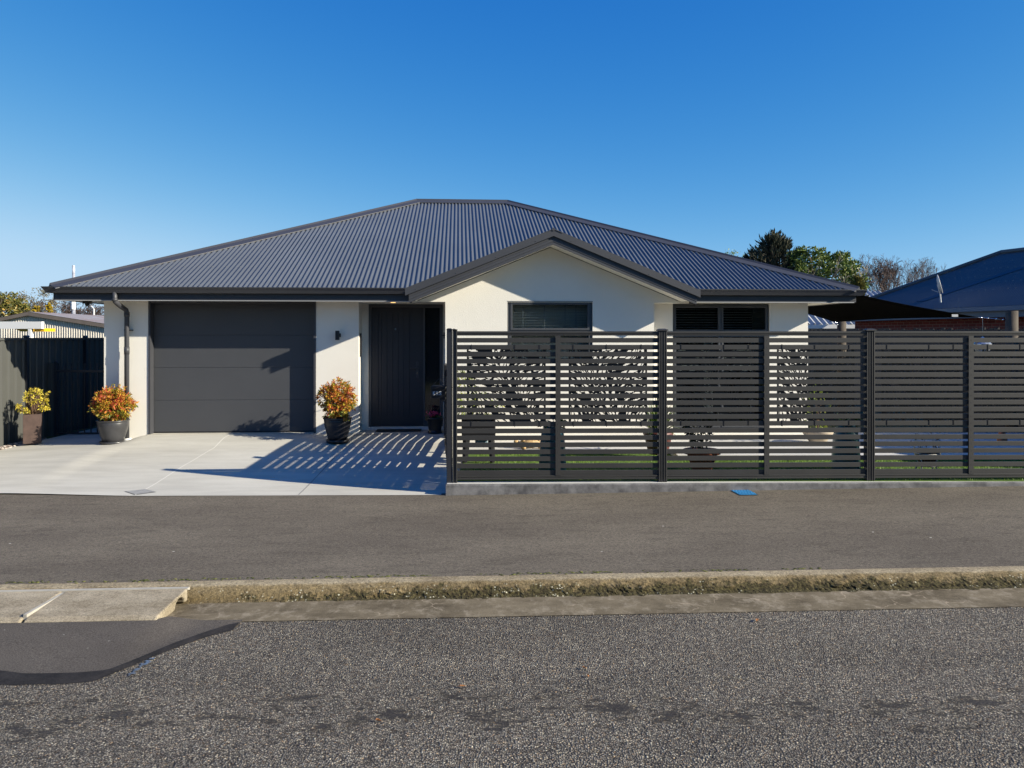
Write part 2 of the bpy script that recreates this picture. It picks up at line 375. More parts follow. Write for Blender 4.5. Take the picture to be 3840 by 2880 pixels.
def sheet(name, xs, ysf, zf, m, kind='structure', uattr=None, **k):
    # xs: list of X; ysf(X)-> list of Y ; one grid sheet
    me = MB(); cols = [[(x, y) for y in ysf(x)] for x in xs]; n = len(cols[0])
    me.v = [(x, y, zf(x, y)) for c in cols for x, y in c]
    me.f = [(i*n+j, (i+1)*n+j, (i+1)*n+j+1, i*n+j+1) for i in range(len(xs)-1) for j in range(n-1)]
    o = me.build(name, m, smooth=True); tag(o, kind=kind, **k); return o
def lin(a, b_, n): return [a + (b_-a)*i/n for i in range(n+1)]

g = MB(); g.add([(-600,-300,-.45),(600,-300,-.45),(600,900,-.45),(-600,900,-.45)], [(0,1,2,3)])
tag(g.build('ground', M['ground']), kind='structure')
g = MB(); g.box(-60,-8.5,9.75,120,-.44,.02); g.box(-8.5,60,13.9,120,-.44,.14); g.box(9.34,60,9.75,13.9,-.44,.14)
tag(g.build('yard_ground', M['ground']), kind='structure')

xs = lin(-40, 40, 160)
sheet('footpath', xs, lambda x: lin(sy(x,6.515), sy(x,9.9), 12), foot_z, M['asphalt'])
def road_z(X, Y):
    y = Y - STREET*X; return .012*X + (-.165 + .030*(5.80-y) if y > 2 else -.051 - .03*(2-y))
sheet('road', xs, lambda x: lin(sy(x,-3.0), sy(x,5.80), 16), road_z, M['chip'])
# kerb: a battered rough face with real lumps
prof = [(6.56,-.078,0),(6.50,-.078,0),(6.455,-.078,0),(6.42,-.080,.0),(6.402,-.084,.12),(6.388,-.092,.22),(6.374,-.101,.33),(6.36,-.111,.44),(6.347,-.121,.55),(6.335,-.131,.66),(6.322,-.141,.77),(6.31,-.151,.88),(6.298,-.161,.96),(6.282,-.170,1),(6.25,-.178,1)]
me = MB(); kx = lin(-9, 9, 1500); fa = []
for x in kx:
    for i, (y, z, a) in enumerate(prof):
        n1 = noise.noise(Vector((x*11, y*26, z*26))) ; n2 = noise.noise(Vector((x*42, y*60, z*60)))
        amp = (.004 + .024*a*(1 if x > -1.8 else .3)*(.55+max(0,1.3*noise.noise(Vector((x*1.7,2,0)))))) * (0 if i == 0 else 1)
        dn = n1*amp + n2*amp*.6
        me.v.append((x, sy(x, y) - dn - (.006*a*abs(n1)), z + .012*x + dn*.35)); fa.append(a)
n = len(prof)
me.f = [(i*n+j, (i+1)*n+j, (i+1)*n+j+1, i*n+j+1) for i in range(len(kx)-1) for j in range(n-1)]
o = me.build('kerb', M['kerb']); tag(o, kind='structure')
at_ = o.data.attributes.new('face', 'FLOAT', 'POINT'); at_.data.foreach_set('value', fa)
sheet('gutter', lin(-9, 9, 120), lambda x: [sy(x,6.262), sy(x,6.1), sy(x,5.95), sy(x,5.79)],
      lambda x, y: .012*x + lerp_knots([(5.79,-.160),(5.95,-.168),(6.12,-.176),(6.262,-.176)], y-STREET*x), M['gutter'])
# mortar joint seam of moss between path and kerb
me = MB(); 
for i in range(520):
    x = random.uniform(-5, 2.6); dens = noise.noise(Vector((x*1.3, 3, 0)))
    if dens < -.05 and random.random() < .8: continue
    y = sy(x, 6.535 + random.gauss(.012, .014)); s_ = random.uniform(.004, .011)
    me.ball((x, y, foot_z(x, y) + .001), (s_*1.7, s_, s_*.45), 3)
tag(me.build('kerb_moss', leafmat('moss_green', [(0,(.03,.035,.01)),(.6,(.08,.09,.02)),(1,(.14,.14,.04))], .9, 0), smooth=True), 'low green moss growing in the seam behind the kerb', 'moss', kind='stuff')

# vehicle crossing slab with its pipe slot
e = MB(); XR = -2.545; g0 = .012*XR
Yb, Yf = sy(XR,6.30), sy(XR,5.74)
pts = [(Yb,-.07),(Yb,-.165)]
cyh = Yb-.145
for k in range(0, 9): 
    t = math.pi*k/8; pts.append((cyh + .088*math.cos(t), -.165 + .066*math.sin(t)))
pts += [(Yf+.02,-.165),(Yf,-.16),(Yf,-.118),(Yf+.05,-.098)]
def cross_piece(x0, x1):
    q = MB(); n = len(pts); vs = []
    for x in (x0, x1):
        vs += [(x, y + STREET*(x-XR), z + .012*x - .0) for y, z in pts]
    q.add(vs, [tuple(range(n))] + [tuple(range(n,2*n))[::-1]] + [(i,(i+1)%n,(i+1)%n+n,i+n)[::-1] for i in range(n)])
    return q
cr = empty('crossing_slab', (0,0,0), label='rough concrete crossing slab bridging the gutter with a pipe slot in its end', cat='crossing slab')
xj = -3.50
cross_piece(XR, xj+.012).build('slab_piece', M['crossing'], cr, bevel=.012)
cross_piece(xj-.012, -6.5).build('slab_piece', M['crossing'], cr, bevel=.012)
q = MB()
for a, b_ in ((XR+.004, -6.5),):
    ya, yb = Yb, Yb + STREET*(b_-a)
    q.add([(a,ya-.018,-.064+.012*a),(a,ya+.03,-.066+.012*a),(b_,yb+.03,-.066+.012*b_),(b_,yb-.018,-.064+.012*b_),
           (a,ya-.018,-.075+.012*a),(a,ya+.03,-.09+.012*a),(b_,yb+.03,-.09+.012*b_),(b_,yb-.018,-.075+.012*b_)], [(0,1,2,3),(0,3,7,4),(0,4,5,1)])
q.box(xj-.013, xj+.013, Yf+.05-.02, Yb-.02, -.12+.012*xj, -.079+.012*xj)
q.build('mortar_joint', mat('pale_mortar', (.42,.39,.33), .9, var=.2, vscale=12, bump=.002, bscale=50), cr)

# asphalt ramp in front of the crossing
def G(px, py, z): 
    t = (EYE - z)/((py-HY)/F); return ((px-HX)/F*t, t)
bd = [G(*p) for p in [(-900,2560,-.16),(0,2548,-.16),(250,2546,-.155),(370,2532,-.15),(480,2488,-.15),(620,2425,-.15),(740,2378,-.15),(830,2348,-.15),(893,2336,-.15)]]
def front(x):
    if x <= bd[0][0]: return bd[0][1]
    for (a, ya), (b_, yb) in zip(bd, bd[1:]):
        if x <= b_: return ya + (yb-ya)*(x-a)/(b_-a) + .012*noise.noise(Vector((x*5,0,0)))
    return bd[-1][1]
xe = bd[-1][0]
def patch_back(x): return sy(x, 5.742) if x < XR-.04 else (sy(x,5.742) + (sy(x,5.83)-sy(x,5.742))*min(1,(x-XR+.04)/.1) if x < XR+.05 else sy(x, 5.83))
def patch_z(x, y):
    yb = patch_back(x); yf = front(x); t = sm(0, 1, (y-yf)/max(yb-yf,.001))
    rz = road_z(x, min(y, sy(x,5.8))) + .002
    top = (.012*x - .122) if x < XR-.02 else .012*x - .122 - .038*sm(XR-.02, XR+.35, x)
    return rz + max(0, top-rz)*t
pxs = lin(-7, xe-.02, 150)
sheet('asphalt_ramp', pxs, lambda x: lin(front(x)-.0, max(patch_back(x), front(x)+.01), 14), patch_z, M['patch'])
def tw(x): return .13 + .05*noise.noise(Vector((x*2.3,5,0))) + .07*(1-sm(-3.3,-2.9,x))
sheet('tar_seal', pxs, lambda x: lin(front(x)-.055-.012*noise.noise(Vector((x*14,8,0))), front(x)+tw(x)*.8, 4), lambda x, y: patch_z(x, max(y, front(x)-.02)) + (.006 if y > front(x)+.0 else .0015), M['tar'])
# blue survey mark and bits on the road
q = MB(); p0 = G(487,2512,-.13); p1 = G(572,2448,-.13)
for i in range(26):
    t = random.random(); x = p0[0]+(p1[0]-p0[0])*t + random.gauss(0,.008); y = p0[1]+(p1[1]-p0[1])*t + random.gauss(0,.012); r_ = random.uniform(.008,.02)
    k = [(x+r_*math.cos(a*1.05)*random.uniform(.5,1.2), y+r_*math.sin(a*1.05)*random.uniform(.5,1.2)) for a in range(6)]
    q.add([(a, b_, road_z(a,b_)+.005+i*.0001) for a, b_ in k], [(0,1,2,3,4,5)])
tag(q.build('paint_mark', M['bluepaint']), 'faded blue spray paint mark on the chip seal by the tar line', 'paint mark')

# driveway
dx = lin(-7.88, -.70, 150); dy_ = lin(-.14, 7.6, 110)
me = MB(); nY = len(dy_)
def dyy(x, t): return lerp_knots([(-7.9,9.86),(-6.2,9.76),(-4.4,9.57),(-2.6,9.52),(-.8,9.46)], x) + .14 + t
me.v = [(x, dyy(x,t), drive_z(x, dyy(x,t))+.002) for x in dx for t in dy_]
def dlim(x, y): return y < (17 if x < -6.55 else (12.93 + (x+4.6)*.0664 + .10 if x < -2.55 else 13.62 if x < -1.06 else 12.8))
me.f = [(i*nY+j, (i+1)*nY+j, (i+1)*nY+j+1, i*nY+j+1) for i in range(len(dx)-1) for j in range(nY-1) if dlim(dx[i], me.v[i*nY+j][1]) and (dx[i+1] < -.80 or me.v[i*nY+j][1] > 9.5)]
tag(me.build('driveway', M['drive'], smooth=True), kind='structure')
# saw-cut joints
def joint(name, pts, w, m, lab):
    q = MB(); P_ = []
    for (x, y) in pts: P_.append(((x-w, y), (x+w, y)))
    vs = []; 
    for a, b_ in P_: vs += [(a[0], a[1], drive_z(*a)+.0045), (b_[0], b_[1], drive_z(*b_)+.0045)]
    q.add(vs, [(2*i, 2*i+1, 2*i+3, 2*i+2) for i in range(len(pts)-1)])
    tag(q.build(name, m), kind='structure')
joint('driveway_joint', [(-4.55, y) for y in lin(9.60, 12.9, 30)], .008, mat('joint_dust', (.62,.60,.55), .9), '')
joint('driveway_joint', [(-2.56, y) for y in lin(9.54, 13.0, 30)], .005, mat('joint_dark', (.16,.155,.15), .9), '')

def plate_on(pxs4, zf, name, m, lab, cat, lift=.0035):
    pts_ = []
    for px, py in pxs4:
        z = 0
        for _ in range(8):
            x, y = G(px, py, z); z = zf(x, y)
        pts_.append((x, y, z+lift))
    return pts_
pc = plate_on([(466,1844),(546,1835),(586,1846),(506,1857)], drive_z, '', None, '', '')
cov = empty('access_cover', pc[0], label='thin steel access cover set flush in the concrete driveway', cat='access cover')
def loc(p): return tuple(p[i]-pc[0][i] for i in range(3))
ctr = Vector([sum(p[i] for p in pc)/4 for i in range(3)])
def shrink(ps, k, dz): return [tuple((ctr + (Vector(p)-ctr)*k + Vector((0,0,dz)))[i] - pc[0][i] for i in range(3)) for p in ps]
q = MB(); q.add(shrink(pc,1,0), [(0,3,2,1)]); q.build('rim', M['black'], cov)
q = MB(); q.add(shrink(pc,.93,.003), [(0,3,2,1)]); q.build('lid', M['cover'], cov)
pc = plate_on([(2740,1840),(2806,1838),(2841,1857),(2775,1858)], foot_z, '', None, '', '')
bc = empty('valve_cover', pc[0], label='bright blue cast valve cover set in the footpath', cat='valve cover')
ctr = Vector([sum(p[i] for p in pc)/4 for i in range(3)])
q = MB(); q.add(shrink(pc,1.08,0), [(0,3,2,1)]); q.build('rim', M['black'], bc)
q = MB(); q.add(shrink(pc,1,.003), [(0,3,2,1)])
A_, B_, D_ = Vector(shrink(pc,1,.003)[0]), Vector(shrink(pc,1,.003)[1]), Vector(shrink(pc,1,.003)[3])
for i in range(5):
    for j in range(6):
        c = A_ + (B_-A_)*((j+.5+.2*(i%2))/6.3) + (D_-A_)*((i+.5)/5)
        q.tube([c - (B_-A_)*.045 + Vector((0,.004,0)), c + Vector((0,-.006,.004)), c + (B_-A_)*.045 + Vector((0,.004,0))], .004, 4)
q.build('lid', M['bluecover'], bc)

# ------------------------------------------------------------------ HOUSE
H = Frame(-4.6, 12.9, 3.8)
house = empty('house', (H.o[0], H.o[1], 0), H.t, label='single storey white rendered house with grey corrugated hip roof', cat='house')
VG, VB = -.33, -.765
uL, uR = H.u(390, 0), H.u(3030, 0)
ZS = 2.46                       # soffit
FL = .30                        # slab level
gl, gr_ = H.u(557,0), H.u(1185,0)
pu = H.u(1345, 0)               # porch left wall
gwl, gwr = H.u(1670, VG), H.u(2453, VG)
w2l, w2r = H.u(2523, 0), H.u(2886, 0)
w2t = 1.87 + (1265-1137)/F*13.3
# main walls
q = MB()
q.box(uL, gl, 0, .22, .12, ZS); q.box(gr_, pu, 0, .10, FL-.01, ZS)
q.box(gr_, pu, .10, .45, FL-.01, ZS)
q.box(gwl, w2l, 0, .22, .1, ZS); q.box(w2r, uR, 0, .22, .1, ZS)
q.box(w2l, w2r, 0.003, .22, .1, .31)
q.box(w2l, w2r, 0.0, .22, w2t, ZS-.001)
q.box(uL, uL+.2, .22, 10.4, .12, ZS); q.box(uR-.2, uR, .22, 10.4, .1, ZS); q.box(uL, uR, 10.4, 10.6, .1, ZS)
q.box(gl-.02, gl, .22, .6, .12, ZS)
q.build('wall', M['render'], house)
M['slab'] = mat('slab_edge', (.16,.155,.13), .9, var=.3, vscale=6)
for bb in ((uL+.03, gl-.02, .03, .2, 0, .118), (gr_+.02, pu-.03, .02, .2, 0, FL-.012)):
    q = MB(); q.box(*bb); q.build('slab_edge', M['slab'], house)
# porch back wall round the door
dv = .45
dl, dr = H.u(1383, dv), H.u(1661, dv); dt = H.z(1520, 1141, dv); ZC = 2.44
q = MB(); q.box(pu-.02, dl, dv, dv+.2, .2, ZC); q.box(dr, gwl+.3, dv, dv+.2, .2, ZC); q.box(dl, dr, dv, dv+.2, dt, ZC)
q.build('porch_wall', M['render'], house)
q = MB(); q.box(dl-.02, dr+.01, dv-.03, dv+.1, .2, H.z(1520,1600,dv-.03))
q.build('door_sill', mat('sill_paint', (.55,.55,.53), .7), house)
# porch ceiling and soffits
fu0, fu1 = H.u(200,-.45), H.u(3210,-.45)
fv = -.45; bl, br_ = H.u(1533, VB), H.u(2612, VB)
for bb in ((fu0+.02, pu, fv+.02, .0, ZS, ZS+.02), (pu, bl, fv+.02, dv+.02, ZC, ZC+.02), (bl, gwl, VG+.002, dv+.02, ZC, ZC+.02), (br_, fu1-.02, fv+.02, 0, ZS, ZS+.02),
           (gwr, br_, VG+.2, 0, ZS, ZS+.02), (fu0+.02, uL, 0, 10.6, ZS, ZS+.02), (uR, fu1-.02, 0, 10.6, ZS, ZS+.02)):
    q = MB(); q.box(*bb); q.build('soffit', M['soffit'], house)
# gable block
glo, gro = H.u(1537, VG), H.u(2612, VG)
apu, apz = H.at(2075, 917, VB)
SL = .4142*.985
def under(u): return apz - SL*abs(u-apu)             # underside of the barge
wnl, wnr = H.u(1903, VG), H.u(2222.5, VG)
wnt = H.z(2060, 1130, VG); wnb = H.z(2060, 1364, VG)
q = MB(); th = .2; ZG = ZC
q.box(gwl, wnl, VG, VG+th, .1, ZG); q.box(wnr, gwr, VG, VG+th, .1, ZG); q.box(wnl, wnr, VG, VG+th, .1, wnb)
if wnt < ZG: q.box(wnl, wnr, VG, VG+th, wnt, ZG)
q.box(gwl, gwl+th, VG+th, .45, .1, ZG); q.box(gwr-th, gwr, VG+th, .0, .1, ZG)
ul0 = apu - (apz-ZG)/SL; ur0 = apu + (apz-ZG)/SL
q.prism([(ul0, ZG), (ur0, ZG), (apu, apz)], VG, VG+th)
q.build('gable_wall', M['render'], house)
q = MB(); q.box(gwr, ur0, VG+.002, .0, ZG-.003, ZG+.01)
for s in (-1, 1):      # sloped soffit under the barge overhang
    ue = apu + s*(apz-ZG)/SL
    q.add([(apu,VB+.01,apz+.012),(ue,VB+.01,ZG+.012),(ue,VG+.01,ZG+.012),(apu,VG+.01,apz+.012)], [(0,1,2,3)])
q.build('gable_soffit', M['soffit'], house)
# barge boards: ribbed lower board and proud flashing above it
def sloped(mb, s, u_end, z_off0, z_off1, v0, v1, cut=0):
    za, zb = under(apu), under(apu + s*abs(u_end-apu))
    mb.prism([(apu, za+z_off0), (u_end, zb+z_off0), (u_end, zb+z_off1), (apu, za+z_off1)] if s > 0 else
             [(u_end, zb+z_off0), (apu, za+z_off0), (apu, za+z_off1), (u_end, zb+z_off1)], v0, v1)
bl, br_ = H.u(1533, VB), H.u(2612, VB)
for s, ue in ((-1, bl), (1, br_)):
    q = MB(); sloped(q, s, ue, 0, .045, VB-.004, VB+.03); sloped(q, s, ue, .048, .09, VB-.010, VB+.03); sloped(q, s, ue, .093, .16, VB-.004, VB+.03)
    q.build('barge_board', M['trim'], house)
    q = MB(); sloped(q, s, ue + s*.055, .135, .247, VB-.035, VB+.03); sloped(q, s, ue + s*.055, .130, .136, VB-.042, VB-.02)
    for k in range(4):
        uu = apu + s*(.28 + k*.62); q.ball((uu, VB-.037, under(uu)+.16), .006, 4)
    q.build('barge_flashing', M['trim'], house)
for bb in ((bl, bl+.03, VB+.03, -.45, under(bl)+.01, under(bl)+.14), (br_-.03, br_, VB+.03, -.45, under(br_)+.01, under(br_)+.14)):
    q = MB(); q.box(*bb); q.build('side_fascia', M['trim'], house)
# corrugated roof over the gable
AMP, PER = .0112, .0762
eu0, eu1, ev0 = fu0-.06, fu1+.06, -.53
EZ = 2.645; TP = math.tan(R(22.5))
run = 5.62; ev1 = ev0 + 2*run
ru0, ru1 = H.u(1562, ev0+run), H.u(1904, ev0+run)
def corr(t): return AMP*math.cos(2*math.pi*t/PER)
def plane_front(u):
    return min(run, (u-eu0)*run/(ru0-eu0), (eu1-u)*run/(eu1-ru1))
def vstart(u):
    if bl-.04 < u < br_+.04:
        zg = apz + .22 - SL*abs(u-apu); return min(max(ev0, ev0 + (zg-EZ)/TP - .04), ev0+plane_front(u))
    return ev0
def vstart(u):
    if bl-.04 < u < br_+.04:
        zg = apz + .22 - SL*abs(u-apu); return min(max(ev0, ev0 + (zg-EZ)/TP - .04), ev0+plane_front(u))
    return ev0
q = MB(); n = int((eu1-eu0)/PER*10); us = lin(eu0+.01, eu1-.01, n); vs = []
for u in us:
    vs += [(u, vstart(u), EZ + TP*(vstart(u)-ev0) + corr(u)), (u, ev0+plane_front(u), EZ + TP*plane_front(u) + corr(u))]
q.add(vs, [(2*i, 2*i+2, 2*i+3, 2*i+1) for i in range(len(us)-1)])
# other three slopes
def quad(*p): q.add(p, [tuple(range(len(p)))])
zr = EZ + TP*run
n = int((ev1-ev0)/PER*4); vv = lin(ev0+.01, ev1-.01, n)
for side in (0, 1):
    vs = []
    for v in vv:
        h = min(run, v-ev0, ev1-v)
        u0 = eu0 if side == 0 else eu1; u1_ = ru0 if side == 0 else ru1
        vs += [(u0, v, EZ + corr(v)), (u0+(u1_-u0)*h/run, v, EZ+TP*h+corr(v))]
    q.add(vs, [(2*i, 2*i+2, 2*i+3, 2*i+1) for i in range(len(vv)-1)])
quad((eu0,ev1,EZ),(eu1,ev1,EZ),(ru1,ev1-run,zr),(ru0,ev1-run,zr))
# roof screws: small studs on the ribs
for row, h in enumerate((.06, .95, 1.85, 2.75, 3.65, 4.55, 5.35)):
    k0 = 0
    u = eu0 + .1
    i = 0
    while u < eu1-.05:
        uc = round(u/PER)*PER
        if plane_front(uc) > h+.05 and vstart(uc) < ev0+h-.05: q.ball((uc, ev0+h, EZ+TP*h+AMP+.004), .0085, 3)
        u += PER*(2 if row == 0 else 3)
roof = q.build('roof', M['roof'], house, smooth=True)
# ridge and hip cappings
def cap(a, b_, na, nb, name='ridge_cap', w=.19):
    a, b_ = Vector(a), Vector(b_); d = (b_-a).normalized(); vs = []
    for p in (a, b_):
        wa = Vector(na).cross(d).normalized(); wb = Vector(nb).cross(d).normalized()
        wa = wa if wa.z < 0 else -wa; wb = wb if wb.z < 0 else -wb
        up = Vector((0,0,1))
        vs += [p+wa*w+up*.012, p+wa*w+up*.026, p+wa*.035+up*.036, p+up*.062, p+wb*.035+up*.036, p+wb*w+up*.026, p+wb*w+up*.012]
    q = MB(); n = 7
    q.add(vs, [(i, i+1, i+1+n, i+n) for i in range(6)] + [(6,0,n,n+6)] + [tuple(range(n))[::-1], tuple(range(n,2*n))])
    return q.build(name, M['trim'], roof)
ep = (ru0, ev0+run, zr); er = (ru1, ev0+run, zr)
dn_f = Vector((0,-TP,1)); dn_b = Vector((0,TP,1)); dn_l = Vector((-TP*run/(ru0-eu0),0,1)); dn_r = Vector((TP*run/(eu1-ru1),0,1))
cap(ep, er, dn_f, dn_b)
cap((eu0+.03, ev0+.03, EZ), ep, dn_f, dn_l, 'hip_cap'); cap((eu1-.03, ev0+.03, EZ), er, dn_f, dn_r, 'hip_cap')
cap((eu0+.03, ev1-.03, EZ), ep, dn_b, dn_l, 'hip_cap'); cap((eu1-.03, ev1-.03, EZ), er, dn_b, dn_r, 'hip_cap')
# gable roof sheets running back into the main slope
q = MB(); gz = apz + .22
for s in (-1, 1):
    ue = apu + s*abs((bl if s < 0 else br_)-apu) + s*.05
    vb_ = ev0 + (gz-EZ)/TP + .15
    ze = gz - SL*abs(ue-apu)
    ve = max(ev0+.05, ev0 + (ze-EZ)/TP + .1)
    q.add([(apu,VB-.02,gz),(ue,VB-.02,ze),(ue,ve,ze),(apu,vb_,gz)], [(0,1,2,3)] if s > 0 else [(3,2,1,0)])
    q.add([(apu,VB-.02,gz-.02),(ue,VB-.02,ze-.02),(ue,ve,ze-.02),(apu,vb_,gz-.02)], [(3,2,1,0)] if s > 0 else [(0,1,2,3)])
q.build('gable_roof', M['roof'], house)
q = MB(); q.tube([(apu,VB-.045,gz+.014),(apu,ev0+(gz-EZ)/TP+.1,gz+.014)], .026, 10); q.prism([(apu-.14,gz-.045),(apu,gz+.012),(apu+.14,gz-.045),(apu,gz+.02)], VB-.044, VB+.4)
q.build('gable_ridge_cap', M['trim'], house)
# fascia and gutters
q = MB()
q.box(fu0, bl+.02, fv, fv+.02, ZS-.012, EZ-.03); q.box(br_-.02, fu1, fv, fv+.02, ZS-.012, EZ-.03)
q.box(fu0, fu0+.02, fv+.02, 10.9, ZS-.012, EZ-.03); q.box(fu1-.02, fu1, fv+.02, 10.9, ZS-.012, EZ-.03)
q.box(fu0, fu1, 10.9, 10.92, ZS-.012, EZ-.03)
for zz in (ZS+.02, ZS+.05, ZS+.08): q.box(fu0+.004, bl+.02, fv-.004, fv, zz, zz+.012); q.box(br_-.02, fu1-.004, fv-.004, fv, zz, zz+.012)
q.build('fascia', M['trim'], house)
M['ptrim'] = mat('pale_trim', (.35,.35,.35), .5)
for bb in ((fu0+.03, bl, fv-.003, fv+.03, ZS-.022, ZS-.0121), (br_, fu1-.03, fv-.003, fv+.03, ZS-.022, ZS-.0121)):
    q = MB(); q.box(*bb); q.build('soffit_trim', M['ptrim'], house)
gp = [(0,2.555),(.075,2.555),(.085,2.575),(.098,2.60),(.118,2.628),(.126,2.640),(.126,2.650),(.112,2.650),(.112,2.642),(.075,2.575),(0,2.57)]
def gutter(u0, u1, mitre0=0, mitre1=0, mname='gutter'):
    q = MB(); n = len(gp); vs = []
    for (u, mt) in ((u0, mitre0), (u1, mitre1)):
        vs += [(u + mt*o_, fv - o_, z) for o_, z in gp]
    q.add(vs, [(i, i+n, (i+1)%n+n, (i+1)%n) for i in range(n)] + [tuple(range(n)), tuple(range(n,2*n))[::-1]])
    return q.build(mname, M['trim'], house)
gutter(fu0, bl-.03, -1, 0); gutter(br_+.035, fu1, 0, 1)
def gutter_side(u, s):
    q = MB(); n = len(gp); vs = []
    for v, mt in ((fv, -1), (10.9, 0)): vs += [(u + s*o_, v + mt*o_, z) for o_, z in gp]
    q.add(vs, [(i, i+n, (i+1)%n+n, (i+1)%n) for i in range(n)] + [tuple(range(n)), tuple(range(n,2*n))[::-1]]); q.build('gutter', M['trim'], house)
gutter_side(fu0, -1); gutter_side(fu1, 1)
# vent pipe tip showing over the left hip
uv_ = H.u(1391, 6.6); q = MB(); q.tube([(uv_,6.6,3.6),(uv_,6.6,H.z(1391,792,6.6))], .035, 8); q.tube([(uv_,6.6,H.z(1391,796,6.6)),(uv_,6.6,H.z(1391,788,6.6))], .05, 8)
q.build('roof_vent', mat('vent_grey',(.3,.3,.3),.6), roof)

# garage door
gv = .155
gdl, gdr = H.u(573, gv), H.u(1178, gv); gt = H.z(870, 1134.5, gv); gb = FL+.01
gd = MB(); hh = (gt-gb)/4
for i in range(4):
    gd.box(gdl-.02, gdr+.02, gv, gv+.03, gb+i*hh+.002, gb+(i+1)*hh-.002)
gd.box(gdl-.02, gdr+.02, gv+.005, gv+.035, gb, gt+.1)
gdo = gd.build('garage_door', M['garage'], house, bevel=.003)
q = MB(); q.box(gdl, gdr, gv-.006, gv, gb, gb+.02); q.build('bottom_seal', M['black'], gdo)
q = MB(); q.box(gl, gl+.03, -.012, gv+.05, .15, ZS-.002); q.box(gl+.03, H.u(573,gv)+.0, gv-.02, gv+.05, FL, ZS-.03)
q.box(gr_-.035, gr_, -.012, gv+.05, FL-.02, ZS-.002); q.box(gl+.03, gr_-.035, -.006, gv+.05, ZS-.035, ZS-.002)
q.build('garage_frame', M['trim'], house)
q = MB(); q.box(gl-.02, gr_+.02, -.02, gv+.12, .2, FL+.008); q.build('garage_threshold', mat('threshold', (.48,.45,.38), .85, var=.2), house)
q = MB(); q.box(gl, gr_, .3, .32, .2, ZS); q.build('garage_backing', M['interior'], house)

# front door
def D(px, py, v=dv-.0): return H.at(px, py, v)
df = empty('x'); bpy.data.objects.remove(df)
q = MB(); db = H.z(1520, 1601, dv)
q.box(dl, D(1393,0)[0], dv-.02, dv+.12, db, dt); q.box(D(1588,0)[0], D(1594,0)[0], dv-.02, dv+.12, db, dt); q.box(D(1649,0)[0], dr, dv-.02, dv+.12, db, dt)
q.box(D(1393,0)[0], D(1588,0)[0], dv-.019, dv+.12, dt-.05, dt); q.box(D(1594,0)[0], D(1649,0)[0], dv-.019, dv+.12, dt-.06, dt); q.box(D(1594,0)[0], D(1649,0)[0], dv-.019, dv+.12, db, db+.1)
q.build('door_frame', M['frame'], house, bevel=.003)
q = MB(); d0, d1 = D(1393.5,0)[0], D(1587.5,0)[0]; v0 = dv+.0
gu = [D(x,0)[0] for x in (1419,1431.5,1452,1473.5,1494,1515,1536)]
zt, zb_ = D(1500,1175)[1], D(1500,1560)[1]
q.box(d0, d1, v0+.01, v0+.045, db+.01, dt-.052)
q.box(d0, gu[0]-.004, v0, v0+.01, db+.01, dt-.052); q.box(gu[-1]+.004, d1, v0, v0+.01, db+.01, dt-.052)
q.box(gu[0]-.004, gu[-1]+.004, v0, v0+.01, zt, dt-.052); q.box(gu[0]-.004, gu[-1]+.004, v0, v0+.01, db+.01, zb_)
for a, b_ in zip(gu, gu[1:]): q.box(a+.004, b_-.004, v0+.001, v0+.01, zb_, zt)
fd = q.build('front_door', M['door'], house)
q = MB(); a, z1 = D(1560,1356); b_, z0 = D(1570,1416)
q.box(a, b_, v0-.008, v0, z0, z1); zc = D(1560,1380)[1]; q.box(D(1537,0)[0], b_-.01, v0-.055, v0-.04, zc-.01, zc+.01); q.box(b_-.035, b_-.012, v0-.05, v0-.008, zc-.01, zc+.01)
q.build('door_handle', mat('handle_black', (.035,.035,.045), .3), fd, bevel=.002)
q = MB(); c, cz = D(1565,1398); q.box(c-.006, c+.006, v0-.012, v0-.008, cz-.016, cz+.016); q.build('lock_cylinder', M['chrome'], fd); q = MB(); c, cz = D(1483,1234); q.tube([(c,v0-.006,cz),(c,v0,cz)], .012, 10)
q.build('door_viewer', M['chrome'], fd)
q = MB(); q.box(D(1594,0)[0], D(1649,0)[0], dv+.03, dv+.036, db+.1, dt-.06); q.build('sidelight_glass', mat('dark_glass', (.016,.018,.020), .06, spec=.8), house)
q = MB(); q.box(dl, dr, dv+.5, dv+.52, .3, 2.6); q.box(dl, dr, dv+.12, dv+.5, .27, .29); q.build('hall_backing', M['interior'], house)

# windows
def window(name, u0, u1, z0, z1, v, cells, blind=True, lab=None):
    fr = MB(); t = .045; vo = v+.03
    fr.box(u0, u0+t, vo, vo+.07, z0, z1); fr.box(u1-t, u1, vo, vo+.07, z0, z1); fr.box(u0+t, u1-t, vo, vo+.07, z1-t, z1); fr.box(u0+t, u1-t, vo, vo+.07, z0, z0+t)
    gl_ = MB(); bd_ = MB()
    for (a, b_, c, d) in cells:
        s = .032
        fr.box(a, a+s, vo-.012, vo+.05, c, d); fr.box(b_-s, b_, vo-.012, vo+.05, c, d); fr.box(a+s, b_-s, vo-.012, vo+.05, d-s, d); fr.box(a+s, b_-s, vo-.012, vo+.05, c, c+s)
        gl_.box(a+s, b_-s, vo+.02, vo+.024, c+s, d-s)
    # mullions between the cells
    w = fr.build('window', M['frame'], house, bevel=.003)
    gl_.build('pane', M['glass'], w)
    return w, vo
